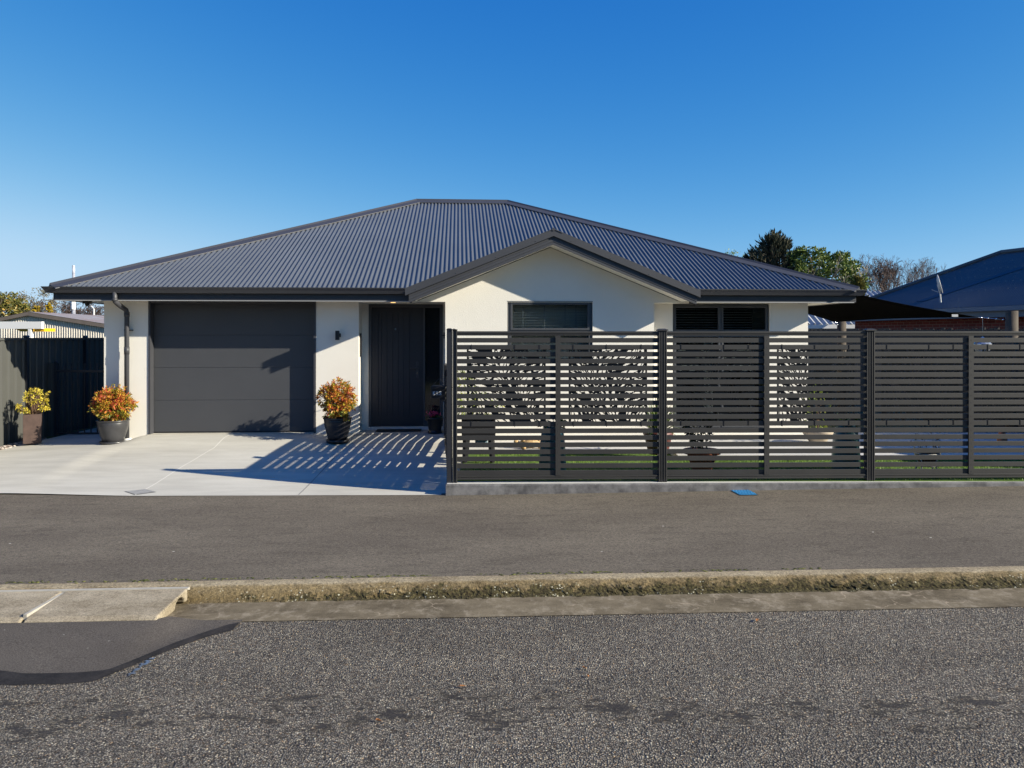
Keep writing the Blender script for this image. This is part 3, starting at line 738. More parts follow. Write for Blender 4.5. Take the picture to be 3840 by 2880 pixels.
def blinds(w, u0, u1, z0, z1, v, pitch=.043, tilt=.10, cords=()):
    q = MB(); z = z1-.03; hw = .024
    while z > z0+.01:
        dz = hw*math.sin(tilt); dy = hw*math.cos(tilt)
        q.add([(u0,v-dy,z-dz),(u1,v-dy,z-dz),(u1,v+dy,z+dz),(u0,v+dy,z+dz),(u0,v-dy,z-dz-.003),(u1,v-dy,z-dz-.003),(u1,v+dy,z+dz-.003),(u0,v+dy,z+dz-.003)],
              [(0,1,2,3),(4,7,6,5),(0,4,5,1),(2,6,7,3)]); z -= pitch
    for c in cords: q.box(c-.004, c+.004, v-.028, v-.024, z0, z1)
    q.build('blind', M['blind'], w)
zt1 = H.z(2060, 1238, VG); zt2 = H.z(2060, 1246, VG)
w1, vo = window('window', wnl+.008, wnr-.008, wnb, wnt-.006, VG, [(wnl+.05, wnr-.05, zt1, wnt-.02), (wnl+.03, wnr-.03, wnb+.03, zt2-.01)])
blinds(w1, wnl+.09, wnr-.09, wnb+.06, wnt-.06, vo+.09, cords=[wnl+.09+.17, wnl+.09+.52, wnl+.09+.86, wnl+.09+1.04])
q = MB(); q.box(wnl+.05, wnr-.05, vo-.0, vo+.06, zt2-.01, zt1); q.build('transom', M['frame'], w1)
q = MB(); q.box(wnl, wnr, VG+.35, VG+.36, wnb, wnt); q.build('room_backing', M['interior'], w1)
q = MB(); q.box(wnl, wnr, VG-.004, VG+.03, wnt-.006, wnt+.004); q.build('window_head', M['trim'], w1)
um = H.u(2705, 0); z0 = .32; zt1 = H.z(2700, 1243, 0)
w2, vo2 = window('window', w2l+.005, w2r-.005, z0, w2t-.01, 0, [(w2l+.03, um-.012, zt1, w2t-.04), (um+.012, w2r-.03, zt1, w2t-.04), (w2l+.03, um-.012, z0+.03, zt1-.06), (um+.012, w2r-.03, z0+.03, zt1-.06)])
q = MB(); q.box(um-.012, um+.012, vo2, vo2+.06, z0+.045, w2t-.055); q.box(w2l+.03, um-.012, vo2, vo2+.055, zt1-.06, zt1); q.box(um+.012, w2r-.03, vo2, vo2+.055, zt1-.06, zt1)
q.build('transom', M['frame'], w2)
blinds(w2, w2l+.07, w2r-.07, 1.2, w2t-.07, vo2+.09, cords=[])
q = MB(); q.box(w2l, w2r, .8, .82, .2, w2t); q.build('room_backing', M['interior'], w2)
q = MB()
for (a, b_) in ((H.u(2655,0), H.u(2690,0)), (H.u(2832,0), H.u(2848,0))):
    k = lin(a, b_, 16); vs = []
    for i, u in enumerate(k): vs += [(u, .24+.02*math.sin(i*1.6), .34), (u, .24+.02*math.sin(i*1.6), 1.95)]
    q.add(vs, [(2*i, 2*i+2, 2*i+3, 2*i+1) for i in range(len(k)-1)])
q.build('curtain', M['curtain'], w2)

# wall lamp, plaque, downlight, eave sensor, downpipe
q = MB(); a, b_ = H.u(1258,-.09), H.u(1272,-.09); q.box(a, b_, -.12, -.05, H.z(1265,1275,-.08), H.z(1265,1240,-.08)); q.box(a+.03, b_+.015, -.05, 0, H.z(1265,1264,-.08), H.z(1265,1250,-.08))
q.build('wall_lamp', M['black'], house, bevel=.003)
q = MB(); q.box(pu, pu+.022, .12, .24, H.z(1359,1336,.2), H.z(1359,1250,.2)); q.build('wall_plaque', M['black'], house)
q = MB(); cu, _ = H.at(1470, 1133, -.35); q.tube([(cu,-.12,ZC-.006),(cu,-.12,ZC+.0)], .04, 16); q.build('porch_downlight', M['lamp'], house)
q = MB(); cu = H.u(327, .0); q.box(cu-.05, cu+.05, -.05, .05, ZS-.05, ZS); q.ball((cu, -.0, ZS-.06), (.035,.035,.035), 6); q.build('eave_sensor', M['black'], house)
pxd = H.u(476, -.1); pv = -.105
q = MB(); u0_ = H.u(430, fv-.05)
q.tube([(u0_,fv-.05,2.57),(u0_,fv-.05,2.47),(u0_+.005,fv-.04,2.42),(u0_+.03,fv,2.385),(pxd-.04,pv-.04,2.335),(pxd-.01,pv-.01,2.31),(pxd,pv,2.26),(pxd,pv,.19)], .038, 14)
q.tube([(u0_,fv-.05,2.47),(u0_,fv-.05,2.43)], .043, 14); q.tube([(pxd,pv,2.27),(pxd,pv,2.2)], .043, 14); q.tube([(pxd,pv,1.72),(pxd,pv,1.6)], .042, 14)
dp = q.build('downpipe', M['trim'], house, smooth=True)
q = MB(); zc = H.z(480,1238,pv); q.box(pxd-.045, pxd+.06, pv-.0, .0, zc-.01, zc+.01); q.build('pipe_bracket', M['black'], dp)
q = MB(); q.tube([(pxd+.01,pv,.10),(pxd+.01,pv,.262)], .062, 18); q.build('pipe_collar', M['white'], dp)
q = MB(); a, za = H.at(1664, 1258, VG-.0); q.box(gwl-.07, gwl, VG+.05, VG+.07, za-.008, za+.008); q.box(gwl-.03, gwl-.01, VG+.03, VG+.09, za-.05, za+.05)
q.build('gate_catch', M['black'], house)

# door mat
q = MB(); a = D(1416,1617); b_ = D(1581,1617)
q.box(a[0], b_[0], dv-.32, dv-.05, .303, .318)
o = q.build('door_mat', M['mat'], loc=(H.o[0], H.o[1], 0), rot=(0,0,H.t)); tag(o, 'black rubber door mat in front of the dark front door', 'door mat')
q = MB(); q.add([(pu-.05,-.18,.296),(gwl+.01,-.18,.296),(gwl+.01,dv+.02,.303),(pu-.05,dv+.02,.303)], [(0,1,2,3)])
o = q.build('porch_floor', mat('porch_concrete', (.34,.33,.31), .8, var=.15, vscale=3), loc=(H.o[0], H.o[1], 0), rot=(0,0,H.t)); tag(o, kind='structure')

# ------------------------------------------------------------------ FRONT FENCE
FF = Frame(-.69, 9.53, 1.3)
ff = empty('slat_fence', (FF.o[0], FF.o[1], 0), FF.t, label='long charcoal horizontal slat fence standing on the concrete footing', cat='fence')
P0 = 0; P1 = FF.u(2485, 0); P2 = FF.u(3264, 0); P3 = P2 + (P2-P1); 
def zf(py): return EYE + (HY-py)/F*9.53
def post(mb_list, u, wide=.10):
    q = MB(); h = wide/2
    q.box(u-h, u+h, -.005, .075, .12, zf(1240))
    for k in (-1, 1):         # raised outer flutes
        q.box(u+k*(h-.009)-.008, u+k*(h-.009)+.008, -.017, -.005, .12, zf(1240)); q.box(u+k*.015-.006, u+k*.015+.006, -.017, -.005, .12, zf(1240))
    p = q.build('post', M['fence'], ff, bevel=.002)
    q = MB(); z0 = zf(1240); q.add([(u-h-.012,-.03,z0),(u+h+.012,-.03,z0),(u+h+.012,.088,z0),(u-h-.012,.088,z0),(u-h-.012,-.03,z0+.012),(u+h+.012,-.03,z0+.012),(u+h+.012,.088,z0+.012),(u-h-.012,.088,z0+.012),
           (u-h+.02,.0,z0+.026),(u+h-.02,.0,z0+.026),(u+h-.02,.06,z0+.026),(u-h+.02,.06,z0+.026)], [(0,3,2,1),(0,1,5,4),(1,2,6,5),(2,3,7,6),(3,0,4,7),(4,5,9,8),(5,6,10,9),(6,7,11,10),(7,4,8,11),(8,9,10,11)])
    q.build('post_cap', M['fence'], p)
    return p
for u in (P1, P2, P3): post(None, u)
# corner: fluted half post in front, plain square post beside it
cu0, cu1 = FF.u(1697,0), FF.u(1714,0)
q = MB(); q.box(cu0, cu1, -.005, .06, .12, zf(1238)); q.box(cu0, cu0+.013, -.017, -.005, .12, zf(1240)); q.box(cu1-.013, cu1, -.017, -.005, .12, zf(1240)); q.prism([(cu0-.006,zf(1238)),(cu1+.006,zf(1238)),(cu1+.006,zf(1236)),(cu0+.015,zf(1232)),(cu0-.006,zf(1236))], -.028, .07)
q.build('corner_post', M['fence'], ff, bevel=.002)
cv0, cv1 = FF.u(1675,.0), FF.u(1695,.0)
q = MB(); q.box(cv0, cv1, -.01, .06, .10, zf(1236)); q.prism([(cv0-.004,zf(1236)),(cv1+.004,zf(1236)),(cv1-.012,zf(1231)),(cv0+.012,zf(1231))], -.018, .068)
q.build('corner_post', M['gatem'], ff, bevel=.003)
NS = 20; SH = .0565; SP = .0838
def slz(i): return zf(1276) - i*SP
panels = [(cu1-.005, P1-.05, FF.u(2092.5,0)), (P1+.05, P2-.05, FF.u(2874.5,0)), (P2+.05, P3-.05, FF.u(3640,0))]
for k, (a, b_, us_) in enumerate(panels):
    q = MB()
    for i in range(NS):
        z = slz(i) + .0006*noise.noise(Vector((i*3.3, k*7.1, 0)))
        q.box(a-.01, b_+.01, .008, .024, z-SH/2, z+SH/2)
    q.build('slat_panel', M['fence'], ff, bevel=.002)
    q = MB(); q.box(a, b_, .0, .035, zf(1258.5), zf(1250)); q.box(a, b_, -.008, .04, zf(1250), zf(1242)); q.box(a,b_,-.004,.035,zf(1254.5),zf(1252)); q.build('rail', M['fence'], ff, bevel=.002)
    q = MB(); q.box(a-.005, b_+.005, -.004, .035, zf(1799), zf(1791)); q.box(a-.005, b_+.005, -.009, .035, zf(1789.5), zf(1783.5)); q.build('rail', M['fence'], ff, bevel=.002)
    q = MB(); q.box(us_-.03, us_+.03, -.014, .008, zf(1784), zf(1259))
    for i in range(NS): q.ball((us_, -.015, slz(i)), (.0045,.003,.0045), 3)
    q.build('stiffener', M['fence'], ff, bevel=.001)
# footing
fo = MB(); L0 = FF.u(1672, -.09); n = 90; us_ = lin(L0, P3+.3, n); vs = []
for u in us_:
    w = .004*noise.noise(Vector((u*3,0,0)))
    vs += [(u,-.095+w,-.15),(u,-.092+w,.112+w),(u,-.082+w,.124),(u,.12,.126),(u,.12,-.1)]
fo.add(vs, [(5*i+j, 5*i+5+j, 5*i+6+j, 5*i+1+j) for i in range(n) for j in range(4)] + [(4,3,2,1,0)])
o = fo.build('footing_wall', M['footing'], loc=(FF.o[0], FF.o[1], 0), rot=(0,0,FF.t)); tag(o, 'low blotchy grey concrete footing under the slat fence', 'footing wall')
q = MB(); q.box(L0+.01, P3+.3, -.078, .118, .127, .1285); q.build('footing_top', mat('bare_concrete', (.50,.49,.46), .9, var=.15, vscale=6), o)

# return fence: same slats, lower, from the corner post back to the gable corner
gc = (H.o[0] + gwl*H.c - VG*H.s, H.o[1] + gwl*H.s + VG*H.c)
ca = (FF.o[0] + (cv0+cv1)/2*FF.c, FF.o[1] + .06)
RL = math.hypot(gc[0]-ca[0], gc[1]-ca[1]) ; ra = math.atan2(gc[1]-ca[1], gc[0]-ca[0])
rf = empty('return_fence', (ca[0], ca[1], 0), ra, label='lower charcoal slat side fence running edge on from corner post to house wall', cat='fence')
q = MB(); i = 0; zz = 1.36
while zz > .30:
    q.box(.02, RL-.03, -.008, .008, zz-SH/2, zz+SH/2); zz -= .0735
q.build('slat_panel', M['fence'], rf)
q = MB(); q.box(.02, RL-.03, -.02, .02, 1.395, 1.44); q.box(.02, RL-.03, -.02, .02, .20, .25); q.build('rail', M['fence'], rf)
for xx in (RL*.33, RL*.66): 
    q = MB(); q.box(xx-.025, xx+.025, -.022, .022, .13, 1.44); q.build('post', M['gatem'], rf)
q = MB(); q.box(RL-.07, RL-.005, -.025, .025, .2, 1.45); q.build('post', M['gatem'], rf)
q = MB(); q.box(1.0, 1.1, .02, .05, 1.35, 1.5); q.build('lock_box', M['black'], rf)

# laser cut screens tied behind the slats
def screen_mesh(seed, w=.95, h=.93, nx=124, ny=120):
    rnd = random.Random(seed); seeds = []
    for _ in range(250):
        x, y = rnd.uniform(0,w), rnd.uniform(0,h)
        ang = 1.6 + 1.5*noise.noise(Vector((x*2.2, y*2.2, seed))) + 1.3*math.sin(x*5+y*3.2+seed)
        seeds.append((x, y, math.cos(ang), math.sin(ang)))
    rnd.shuffle(seeds)
    hole = [[False]*ny for _ in range(nx)]
    for i in range(nx):
        x = (i+.5)*w/nx
        for j in range(ny):
            y = (j+.5)*h/ny
            if x < .02 or x > w-.02 or y < .02 or y > h-.02: continue
            d1 = d2 = 9
            for sx, sy_, c, s_ in seeds:
                dx_ = x-sx; dy_ = y-sy_; a = dx_*c+dy_*s_; b2 = -dx_*s_+dy_*c
                d = (a*a*.16 + b2*b2*2.0)
                if d < d1: d2 = d1; d1 = d
                elif d < d2: d2 = d
            hole[i][j] = (math.sqrt(d2)-math.sqrt(d1)) > .0125
    q = MB(); dx_ = w/nx; dy_ = h/ny; T = .003
    vi = {}
    def V(i, j, k):
        if (i,j,k) not in vi: vi[(i,j,k)] = len(q.v); q.v.append((i*dx_-w/2, k*T, j*dy_-h))
        return vi[(i,j,k)]
    def solid(i, j): return 0 <= i < nx and 0 <= j < ny and not hole[i][j]
    for i in range(nx):
        for j in range(ny):
            if not solid(i, j): continue
            q.f.append((V(i,j,0),V(i+1,j,0),V(i+1,j+1,0),V(i,j+1,0))); q.f.append((V(i,j,1),V(i,j+1,1),V(i+1,j+1,1),V(i+1,j,1)))
            if not solid(i-1,j): q.f.append((V(i,j,0),V(i,j+1,0),V(i,j+1,1),V(i,j,1)))
            if not solid(i+1,j): q.f.append((V(i+1,j,0),V(i+1,j,1),V(i+1,j+1,1),V(i+1,j+1,0)))
            if not solid(i,j-1): q.f.append((V(i,j,0),V(i,j,1),V(i+1,j,1),V(i+1,j,0)))
            if not solid(i,j+1): q.f.append((V(i,j+1,0),V(i+1,j+1,0),V(i+1,j+1,1),V(i,j+1,1)))
    return q
places = [(1750,2047,'between corner post and first stiffener'),(2132,2427,'between first stiffener and second post'),(2532,2832,'between second post and second stiffener'),
          (2913,3205,'between second stiffener and third post'),(3304,3597,'just right of the third post'),(3680,3975,'at the right edge of the photo')]
protos = []
for k, (a, b_, wh) in enumerate(places):
    uc = (FF.u(a,.03)+FF.u(b_,.03))/2
    X = FF.o[0] + uc*FF.c - .03*FF.s; Y = FF.o[1] + uc*FF.s + .03*FF.c
    top = slz(1) + .01
    if k < 2:
        q = screen_mesh(k*13+5); o = q.build('decorative_screen', M['screen']); protos.append(o)
        for tz in (1, 12):
            for tu in (-.42, -.02 if k else .1, .40):
                t = MB(); z = slz(tz)-top; t.box(tu-.004, tu+.004, -.026, .006, z-SH/2-.006, z+SH/2+.006); t.build('cable_tie', M['black'], o)
    else:
        o = copy_tree(protos[k%2])
    o.location = (X, Y, top); o.rotation_euler = (0,0,FF.t)
    tag(o, 'black leaf pattern screen tied behind slats, ' + wh, 'screen', 'laser cut screens tied behind the slat fence')

# letterbox
ld = 10.9; lx0, _, lz0 = W(1616.5,1494,ld); lx1, _, lz1 = W(1670,1446,ld)
lb = empty('letterbox', (lx0, ld, lz0), label='black metal letterbox numbered 300 with raised lid, mounted on the side fence', cat='letterbox')
w_, h_ = lx1-lx0, lz1-lz0
q = MB(); q.box(0,w_,0,.30,0,h_*.76); q.build('box_body', M['black'], lb, bevel=.004)
q = MB(); q.prism([(-.004,h_*.76),(w_+.004,h_*.76),(w_+.004,h_*.95),(-.004,h_*.95)], -.02, .30); q.box(-.004,w_+.004,-.024,-.018,h_*.93,h_*.97); q.build('hood', M['potdark'], lb, bevel=.003)
q = MB(); q.tube([(w_*.93,.1,h_*.95),(w_*.55,.1,h_*1.56)], .005, 6); q.tube([(w_*.06,.1,h_*.95),(w_*.5,.1,h_*1.52)], .0015, 4); q.build('lid_stay', M['frame'], lb)
q = MB(); q.prism([(w_*.58,-.0),(w_*1.02,0),(w_*1.02,-.045),(w_*.8,-.05)], .02, .25); q.build('paper_holder', M['potdark'], lb)
for i, ch in enumerate('300'):
    u0 = w_*(.13+.225*i); q = MB(); tw_ = .029; q.box(u0, u0+tw_, -.004, 0, h_*.26, h_*.26+.050); tl = q.build('number_tile', M['tile'], lb)
    cu = bpy.data.curves.new('t', 'FONT'); cu.body = ch; cu.size = .060; cu.align_x = 'CENTER'; cu.extrude = .0008
    ob = bpy.data.objects.new('t', cu); C.objects.link(ob); bpy.context.view_layer.update()
    me = bpy.data.meshes.new_from_object(ob.evaluated_get(bpy.context.evaluated_depsgraph_get())); bpy.data.objects.remove(ob)
    me.materials.clear(); me.materials.append(M['black']); d = bpy.data.objects.new('digit', me); C.objects.link(d); d.parent = tl
    d.location = (u0+tw_/2, -.0055, h_*.26+.004); d.rotation_euler = (R(90),0,0)

# ------------------------------------------------------------------ garden behind the fence
q = MB(); q.box(-.68,9.3,9.62,11.85,-.1,.135)
tag(q.build('lawn', M['lawn']), kind='structure')
q = MB(); q.box(-1.05,2.35,11.85,12.9,-.1,.20); q.box(2.35,9.3,11.28,13.95,-.1,.20)
tag(q.build('patio', M['patio']), kind='structure')
me = MB()
for i in range(34000):
    x = random.uniform(-.55, 9.2); y = random.uniform(9.66, 11.83 if x < 2.33 else 11.27)
    a = random.uniform(0, 6.28); h = random.uniform(.018,.034); w = .0035; lx, ly = random.gauss(0,.012), random.gauss(0,.012)
    n = len(me.v); me.v += [(x-w*math.cos(a), y-w*math.sin(a), .133), (x+w*math.cos(a), y+w*math.sin(a), .133), (x+lx, y+ly, .135+h)]; me.f.append((n,n+1,n+2))
o = me.build('grass', leafmat('turf', [(0,(.09,.16,.02)),(.5,(.15,.25,.035)),(1,(.26,.36,.07))], .5, .3))
tag(o, 'short bright green artificial turf behind the slat fence', 'grass', kind='stuff')

def leaf(mb, p, d, size, w=.35, bend=.25, rnd=random):
    d = Vector(d).normalized(); s = d.cross(Vector((rnd.gauss(0,1),rnd.gauss(0,1),rnd.gauss(0,1)))).normalized(); nrm = s.cross(d)
    p = Vector(p); m = p + d*size*.5 + nrm*size*bend*.3; e = p + d*size
    n = len(mb.v); mb.v += [tuple(p), tuple(m + s*size*w*.5), tuple(e), tuple(m - s*size*w*.5)]; mb.f.append((n,n+1,n+2,n+3))
def rdir(up=0): 
    while True:
        v = Vector((random.uniform(-1,1),random.uniform(-1,1),random.uniform(-1,1)))
        if .05 < v.length < 1: v.normalize(); v.z += up; return v.normalized()

NAND = [(0,(.05,.09,.015)),(.22,(.13,.17,.02)),(.36,(.42,.32,.03)),(.50,(.54,.26,.03)),(.64,(.48,.12,.04)),(.80,(.46,.06,.04)),(.92,(.62,.16,.10)),(1,(.25,.03,.03))]
M['nandina'] = leafmat('nandina_leaf', NAND, .45, .25, 8)
NAND2 = [(0,(.05,.10,.02)),(.3,(.10,.15,.03)),(.55,(.34,.26,.03)),(.8,(.52,.28,.04)),(1,(.35,.08,.04))]
M['nandina_low'] = leafmat('nandina_low_leaf', NAND2, .45, .25, 8)
M['yellowleaf'] = leafmat('euphorbia_leaf', [(0,(.22,.23,.02)),(.35,(.50,.41,.04)),(.8,(.70,.55,.07)),(1,(.78,.66,.18))], .5, .2)
M['stem'] = mat('stem_brown', (.12,.07,.04), .8)

def potted_nandina(px, base_py, d, potr, poth, crown_r, lab, seed, saucer=True, mpot='pot'):
    random.seed(seed)
    X, Y, Z = W(px, base_py, d)
    t = empty('potted_shrub', (X, Y, Z), label=lab, cat='potted plant', group='nandina shrubs in dark pots')
    q = MB()
    q.lathe([(.001,.02),(potr*.62,.02),(potr*.66,.03),(potr*.80,poth*.35),(potr*.95,poth*.7),(potr*.985,poth*.9),(potr*.96,poth*.93),(potr*1.03,poth*.95),(potr*1.04,poth),(potr*.95,poth),(potr*.9,poth*.9),(.001,poth*.9)], n=40)
    q.build('pot', M[mpot], t, smooth=True)
    q = MB(); q.lathe([(.001,0),(potr*.80,0),(potr*.86,.035),(potr*.80,.035),(potr*.76,.012),(.001,.012)], n=36); q.build('saucer', M[mpot], t, smooth=True)
    q = MB(); q.lathe([(.001,poth*.9+.004),(potr*.93,poth*.9+.002)], n=24); q.build('soil', M['soil'], t)
    fo = MB(); lo = MB(); stm = MB(); cr, ch = crown_r
    cz = poth + ch*.47
    tips = []
    for i in range(330):
        v = rdir(.12); rr = random.uniform(.12,1.04)**.55
        lump = 1 + .34*noise.noise(v*1.9 + Vector((seed,0,0))) + (.16*max(0,noise.noise(v*4.5+Vector((0,seed,0)))))
        tp = Vector((v.x*cr*rr*lump, v.y*cr*rr*lump, cz + v.z*ch*.52*rr*lump))
        if tp.z < poth*.78: tp.z = poth*.78 + random.uniform(0,.06)
        tips.append(tp)
    for tp in tips:
        base = Vector((tp.x*.2, tp.y*.2, poth*.9)); mid = base.lerp(tp,.6) + Vector((0,0,.03))
        if random.random() < .4: stm.tube([base, mid, tp], .0022, 3, False)
        out = Vector((tp.x, tp.y, tp.z-cz)).normalized()
        for k in range(13):
            d_ = (out*.7 + rdir()*.9 + Vector((0,0,-.15))).normalized()
            p = tp + rdir()*random.uniform(.005,.045)
            sz = random.uniform(.042,.075)*(.85 if tp.z > cz else 1.05)
            low = tp.z < cz - ch*.13 and random.random() < .65
            leaf(lo if low else fo, p, d_, sz, .36)
    for i in range(20):           # escaping sprays
        v = rdir(.3); ex = random.uniform(1.02,1.24); tp = Vector((v.x*cr*ex, v.y*cr*ex, cz + v.z*ch*.54*ex)); 
        if tp.z < poth: continue
        stm.tube([Vector((tp.x*.5,tp.y*.5,cz)), tp], .002, 3, False)
        for k in range(9): leaf(fo, tp + rdir()*.02, (v + rdir()*.8), random.uniform(.03,.05), .33)
    fo.build('foliage', M['nandina'], t); lo.build('low_foliage', M['nandina_low'], t); stm.build('stems', M['stem'], t)
    return t
potted_nandina(424, 1662, 12.55, .235, .37, (.262,.49), 'round orange nandina in a charcoal glazed pot beside the downpipe', 11)
potted_nandina(1266, 1656, 12.50, .215, .38, (.285,.56), 'taller red and yellow nandina in a dark pot beside the front porch', 29, mpot='potdark')

# rusted planter with yellow euphorbia
random.seed(5)
X, Y, Z = W(122, 1660, 12.75)
t = empty('tall_planter', (X, Y, Z), R(28), label='tall square brown planter with yellow leafy plant by the grey boundary fence', cat='planter')
q = MB(); hw = .125; q.box(-hw,hw,-hw,hw,0,.46); q.build('planter_box', M['rust'], t, bevel=.004)
q = MB(); st = MB()
for i in range(38):
    v = rdir(.5); v.z = abs(v.z); tp = Vector((v.x*.21+.02, v.y*.17, .50 + v.z*.36))
    if i % 7 == 0: tp = Vector((v.x*.27+.05, v.y*.15, .54+v.z*.33))
    st.tube([(tp.x*.2, tp.y*.2, .45), tp], .006, 4, False)
    ax = (tp - Vector((0,0,.4))).normalized()
    for k in range(30):
        a = (ax*random.uniform(-.1,.9) + rdir()*.9).normalized()
        leaf(q, tp - ax*random.uniform(0,.06), a, random.uniform(.035,.055), .3)
q.build('foliage', M['yellowleaf'], t); st.build('stems', M['stem'], t)

# small black pot with pink cyclamen
X, Y, Z = W(1631, 1622, 13.05)
t = empty('flower_pot', (X, Y, Z), label='small black pot with pink flowers beside the front door', cat='potted plant')
q = MB(); q.lathe([(.001,0),(.12,0),(.12,.02),(.10,.02),(.105,.05),(.125,.22),(.14,.225),(.14,.25),(.12,.25),(.11,.23),(.001,.23)], n=28); q.build('pot', M['black'], t, smooth=True)
q = MB(); g2 = MB(); 
for i in range(70):
    p = Vector((random.gauss(-.02,.045), random.gauss(0,.04), .27+random.uniform(0,.07)))
    for k in range(3): leaf(q, p, rdir(.4), .028, .6)
for i in range(60): leaf(g2, (random.gauss(0,.05), random.gauss(0,.05), .24), rdir(.5), .05, .7)
q.build('flowers', leafmat('pink_petal', [(0,(.45,.02,.10)),(1,(.75,.12,.28))], .5, .3), t); g2.build('foliage', leafmat('dark_leaf', [(0,(.02,.05,.01)),(1,(.05,.09,.03))]), t)

# ------------------------------------------------------------------ left side: boundary fence, screen panel, gate
XF = -8.12
bf = empty('boundary_fence', (XF, 13, 0), label='grey ribbed steel boundary fence receding beside the driveway', cat='fence')
q = MB(); ys = []; y = -3.3
prof_ = [(0,0),(.03,.0),(.045,-.022),(.105,-.022),(.12,0)]
vs = []
while y < 10:
    for a, o_ in prof_: vs.append((o_, y+a))
    y += .19
w = MB(); n = len(vs)
zt_ = EYE-.03; 
def bz(yy): return .12 if yy > -.5 else .12 + (yy+.5)*.035
w.add([(o_, yy, bz(yy)) for o_, yy in vs] + [(o_, yy, zt_) for o_, yy in vs], [(i, i+1, i+1+n, i+n) for i in range(n-1)])
w.build('ribbed_sheet', M['leftfence'], bf)
q = MB(); q.box(-.035,.02,-3.3,10,zt_-.02,zt_+.022); q.box(-.035,.02,-3.3,10,.06,.10); q.build('rail', M['leftfence'], bf, bevel=.003)
for yy in (-1.55, .30, 2.14, 4.5, 6.9):
    q = MB(); q.box(-.03,.035,yy-.03,yy+.03,0,zt_+.04); q.prism([(-.04,zt_+.04),(.045,zt_+.04),(.02,zt_+.065),(-.015,zt_+.065)], yy-.04, yy+.04); q.build('post', M['gatem' if yy > 0 else 'leftfence'], bf)
gd_ = 13.95
sp_ = empty('screen_panel', W(105,1640,gd_), label='short low ribbed steel panel joining boundary fence to black gate', cat='fence panel')
q = MB(); x0, _, z1 = W(105,1362,gd_); x1 = W(205,1640,gd_)[0]; z1 -= sp_.location.z; L_ = x1-x0; vs = []; x = 0
while x < L_:
    for a, o_ in prof_: vs.append((min(x+a,L_), o_))
    x += .19
n = len(vs); q.add([(a, b_, 0.0) for a, b_ in vs] + [(a, b_, z1) for a, b_ in vs], [(i, i+1, i+1+n, i+n) for i in range(n-1)]); q.build('ribbed_sheet', M['leftfence'], sp_)
q = MB(); q.box(L_, L_+.05, -.03, .03, -.05, z1+.02); q.ball((L_+.025, 0, z1+.025), (.04,.04,.018), 5); q.build('post', M['gatem'], sp_)
gt_ = empty('metal_gate', W(214,1628,gd_), label='black vertical bar metal gate beside the house wall', cat='gate')
zt2_ = W(214,1392,gd_)[2]-gt_.location.z; x1 = H.o[0]+uL*H.c - gt_.location.x
for za_, zb2 in ((zt2_-.02,zt2_+.02),(0,.03)):
    q = MB(); q.box(0,x1-.05,-.015,.015,za_,zb2); q.build('gate_rail', M['gatem'], gt_)
q = MB(); x = .03
while x < x1-.06: q.box(x-.008,x+.008,-.008,.008,.03,zt2_-.02); q.box(x-.008,x+.008,-.008,.008,zt2_+.02,zt2_+.14); x += .113
q.build('gate_bars', M['gatem'], gt_)
# river pebbles along the fence
me = MB(); random.seed(3)
for i in range(650):
    x = random.uniform(XF+.03,-7.88); y = random.uniform(11.6,13.5); s_ = random.uniform(.010,.03)
    me.ball((x, y, drive_z(-7.9,y)-.01+random.uniform(0,.02)), (s_*random.uniform(.8,1.4), s_, s_*.6), 3)
tag(me.build('pebbles', leafmat('pebble_tones', [(0,(.12,.09,.075)),(.5,(.25,.20,.17)),(1,(.50,.45,.40))], .8, 0), smooth=True), 'loose river pebbles along the boundary fence', 'pebbles', kind='stuff')
q = MB(); q.add([(XF,9.4,-.08),(-7.84,9.4,-.08),(-7.84,12,.08),(XF,12,.08),(-7.84,17,.13),(XF,17,.13)], [(0,1,2,3),(3,2,4,5)]); tag(q.build('gravel_bed', mat('gravel_bed', (.12,.10,.085), .95, var=.4, vscale=40, bump=.01, bscale=60)), kind='structure')

# ------------------------------------------------------------------ garden things
def place(px, py, d): return W(px, py, d)
LEAFG = leafmat('mid_green_leaf', [(0,(.03,.06,.012)),(.6,(.08,.14,.025)),(1,(.20,.26,.06))], .45, .25)
LEAFY = leafmat('lime_leaf', [(0,(.12,.18,.02)),(.6,(.28,.34,.05)),(1,(.45,.45,.10))], .5, .25)
def bush(mb, c, r, n, size, up=.1, w=.35):
    for i in range(n):
        v = rdir(up); k = random.uniform(.3,1)**.5
        p = Vector(c) + Vector((v.x*r[0], v.y*r[1], v.z*r[2]))*k*(1+.25*noise.noise(v*3)); leaf(mb, p, v + rdir()*.7, size*random.uniform(.7,1.3), w)
# raised planter on legs
random.seed(21)
X0, Y0, _ = W(1731,1600,10.9); X1 = W(1857,1600,10.9)[0]
t = empty('raised_planter', ((X0+X1)/2, 11.05, .15), label='black raised planter trough on legs with yellow green shrub behind the slat fence', cat='planter')
w_ = X1-X0; q = MB(); q.box(-w_/2,w_/2,-.16,.16,.34,.62); q.box(-w_/2-.02,w_/2+.02,-.18,.18,.60,.64); q.build('trough', M['black'], t)
for sx in (-1,1):
    for sy_ in (-1,1):
        q = MB(); q.tube([(sx*(w_/2-.04),sy_*.12,0),(sx*(w_/2-.06),sy_*.12,.34)], [.035,.045], 8); q.build('leg', M['black'], t)
q = MB(); bush(q, (-.18,0,.92), (.16,.14,.34), 620, .05); bush(q, (.1,0,.78), (.22,.13,.15), 260, .05); q.build('foliage', LEAFY, t)
q = MB(); q.box(-.05,.12,-.05,.05,.25,.338); q.build('drip_tray', mat('pale_blue_plastic', (.35,.5,.6), .4), t)
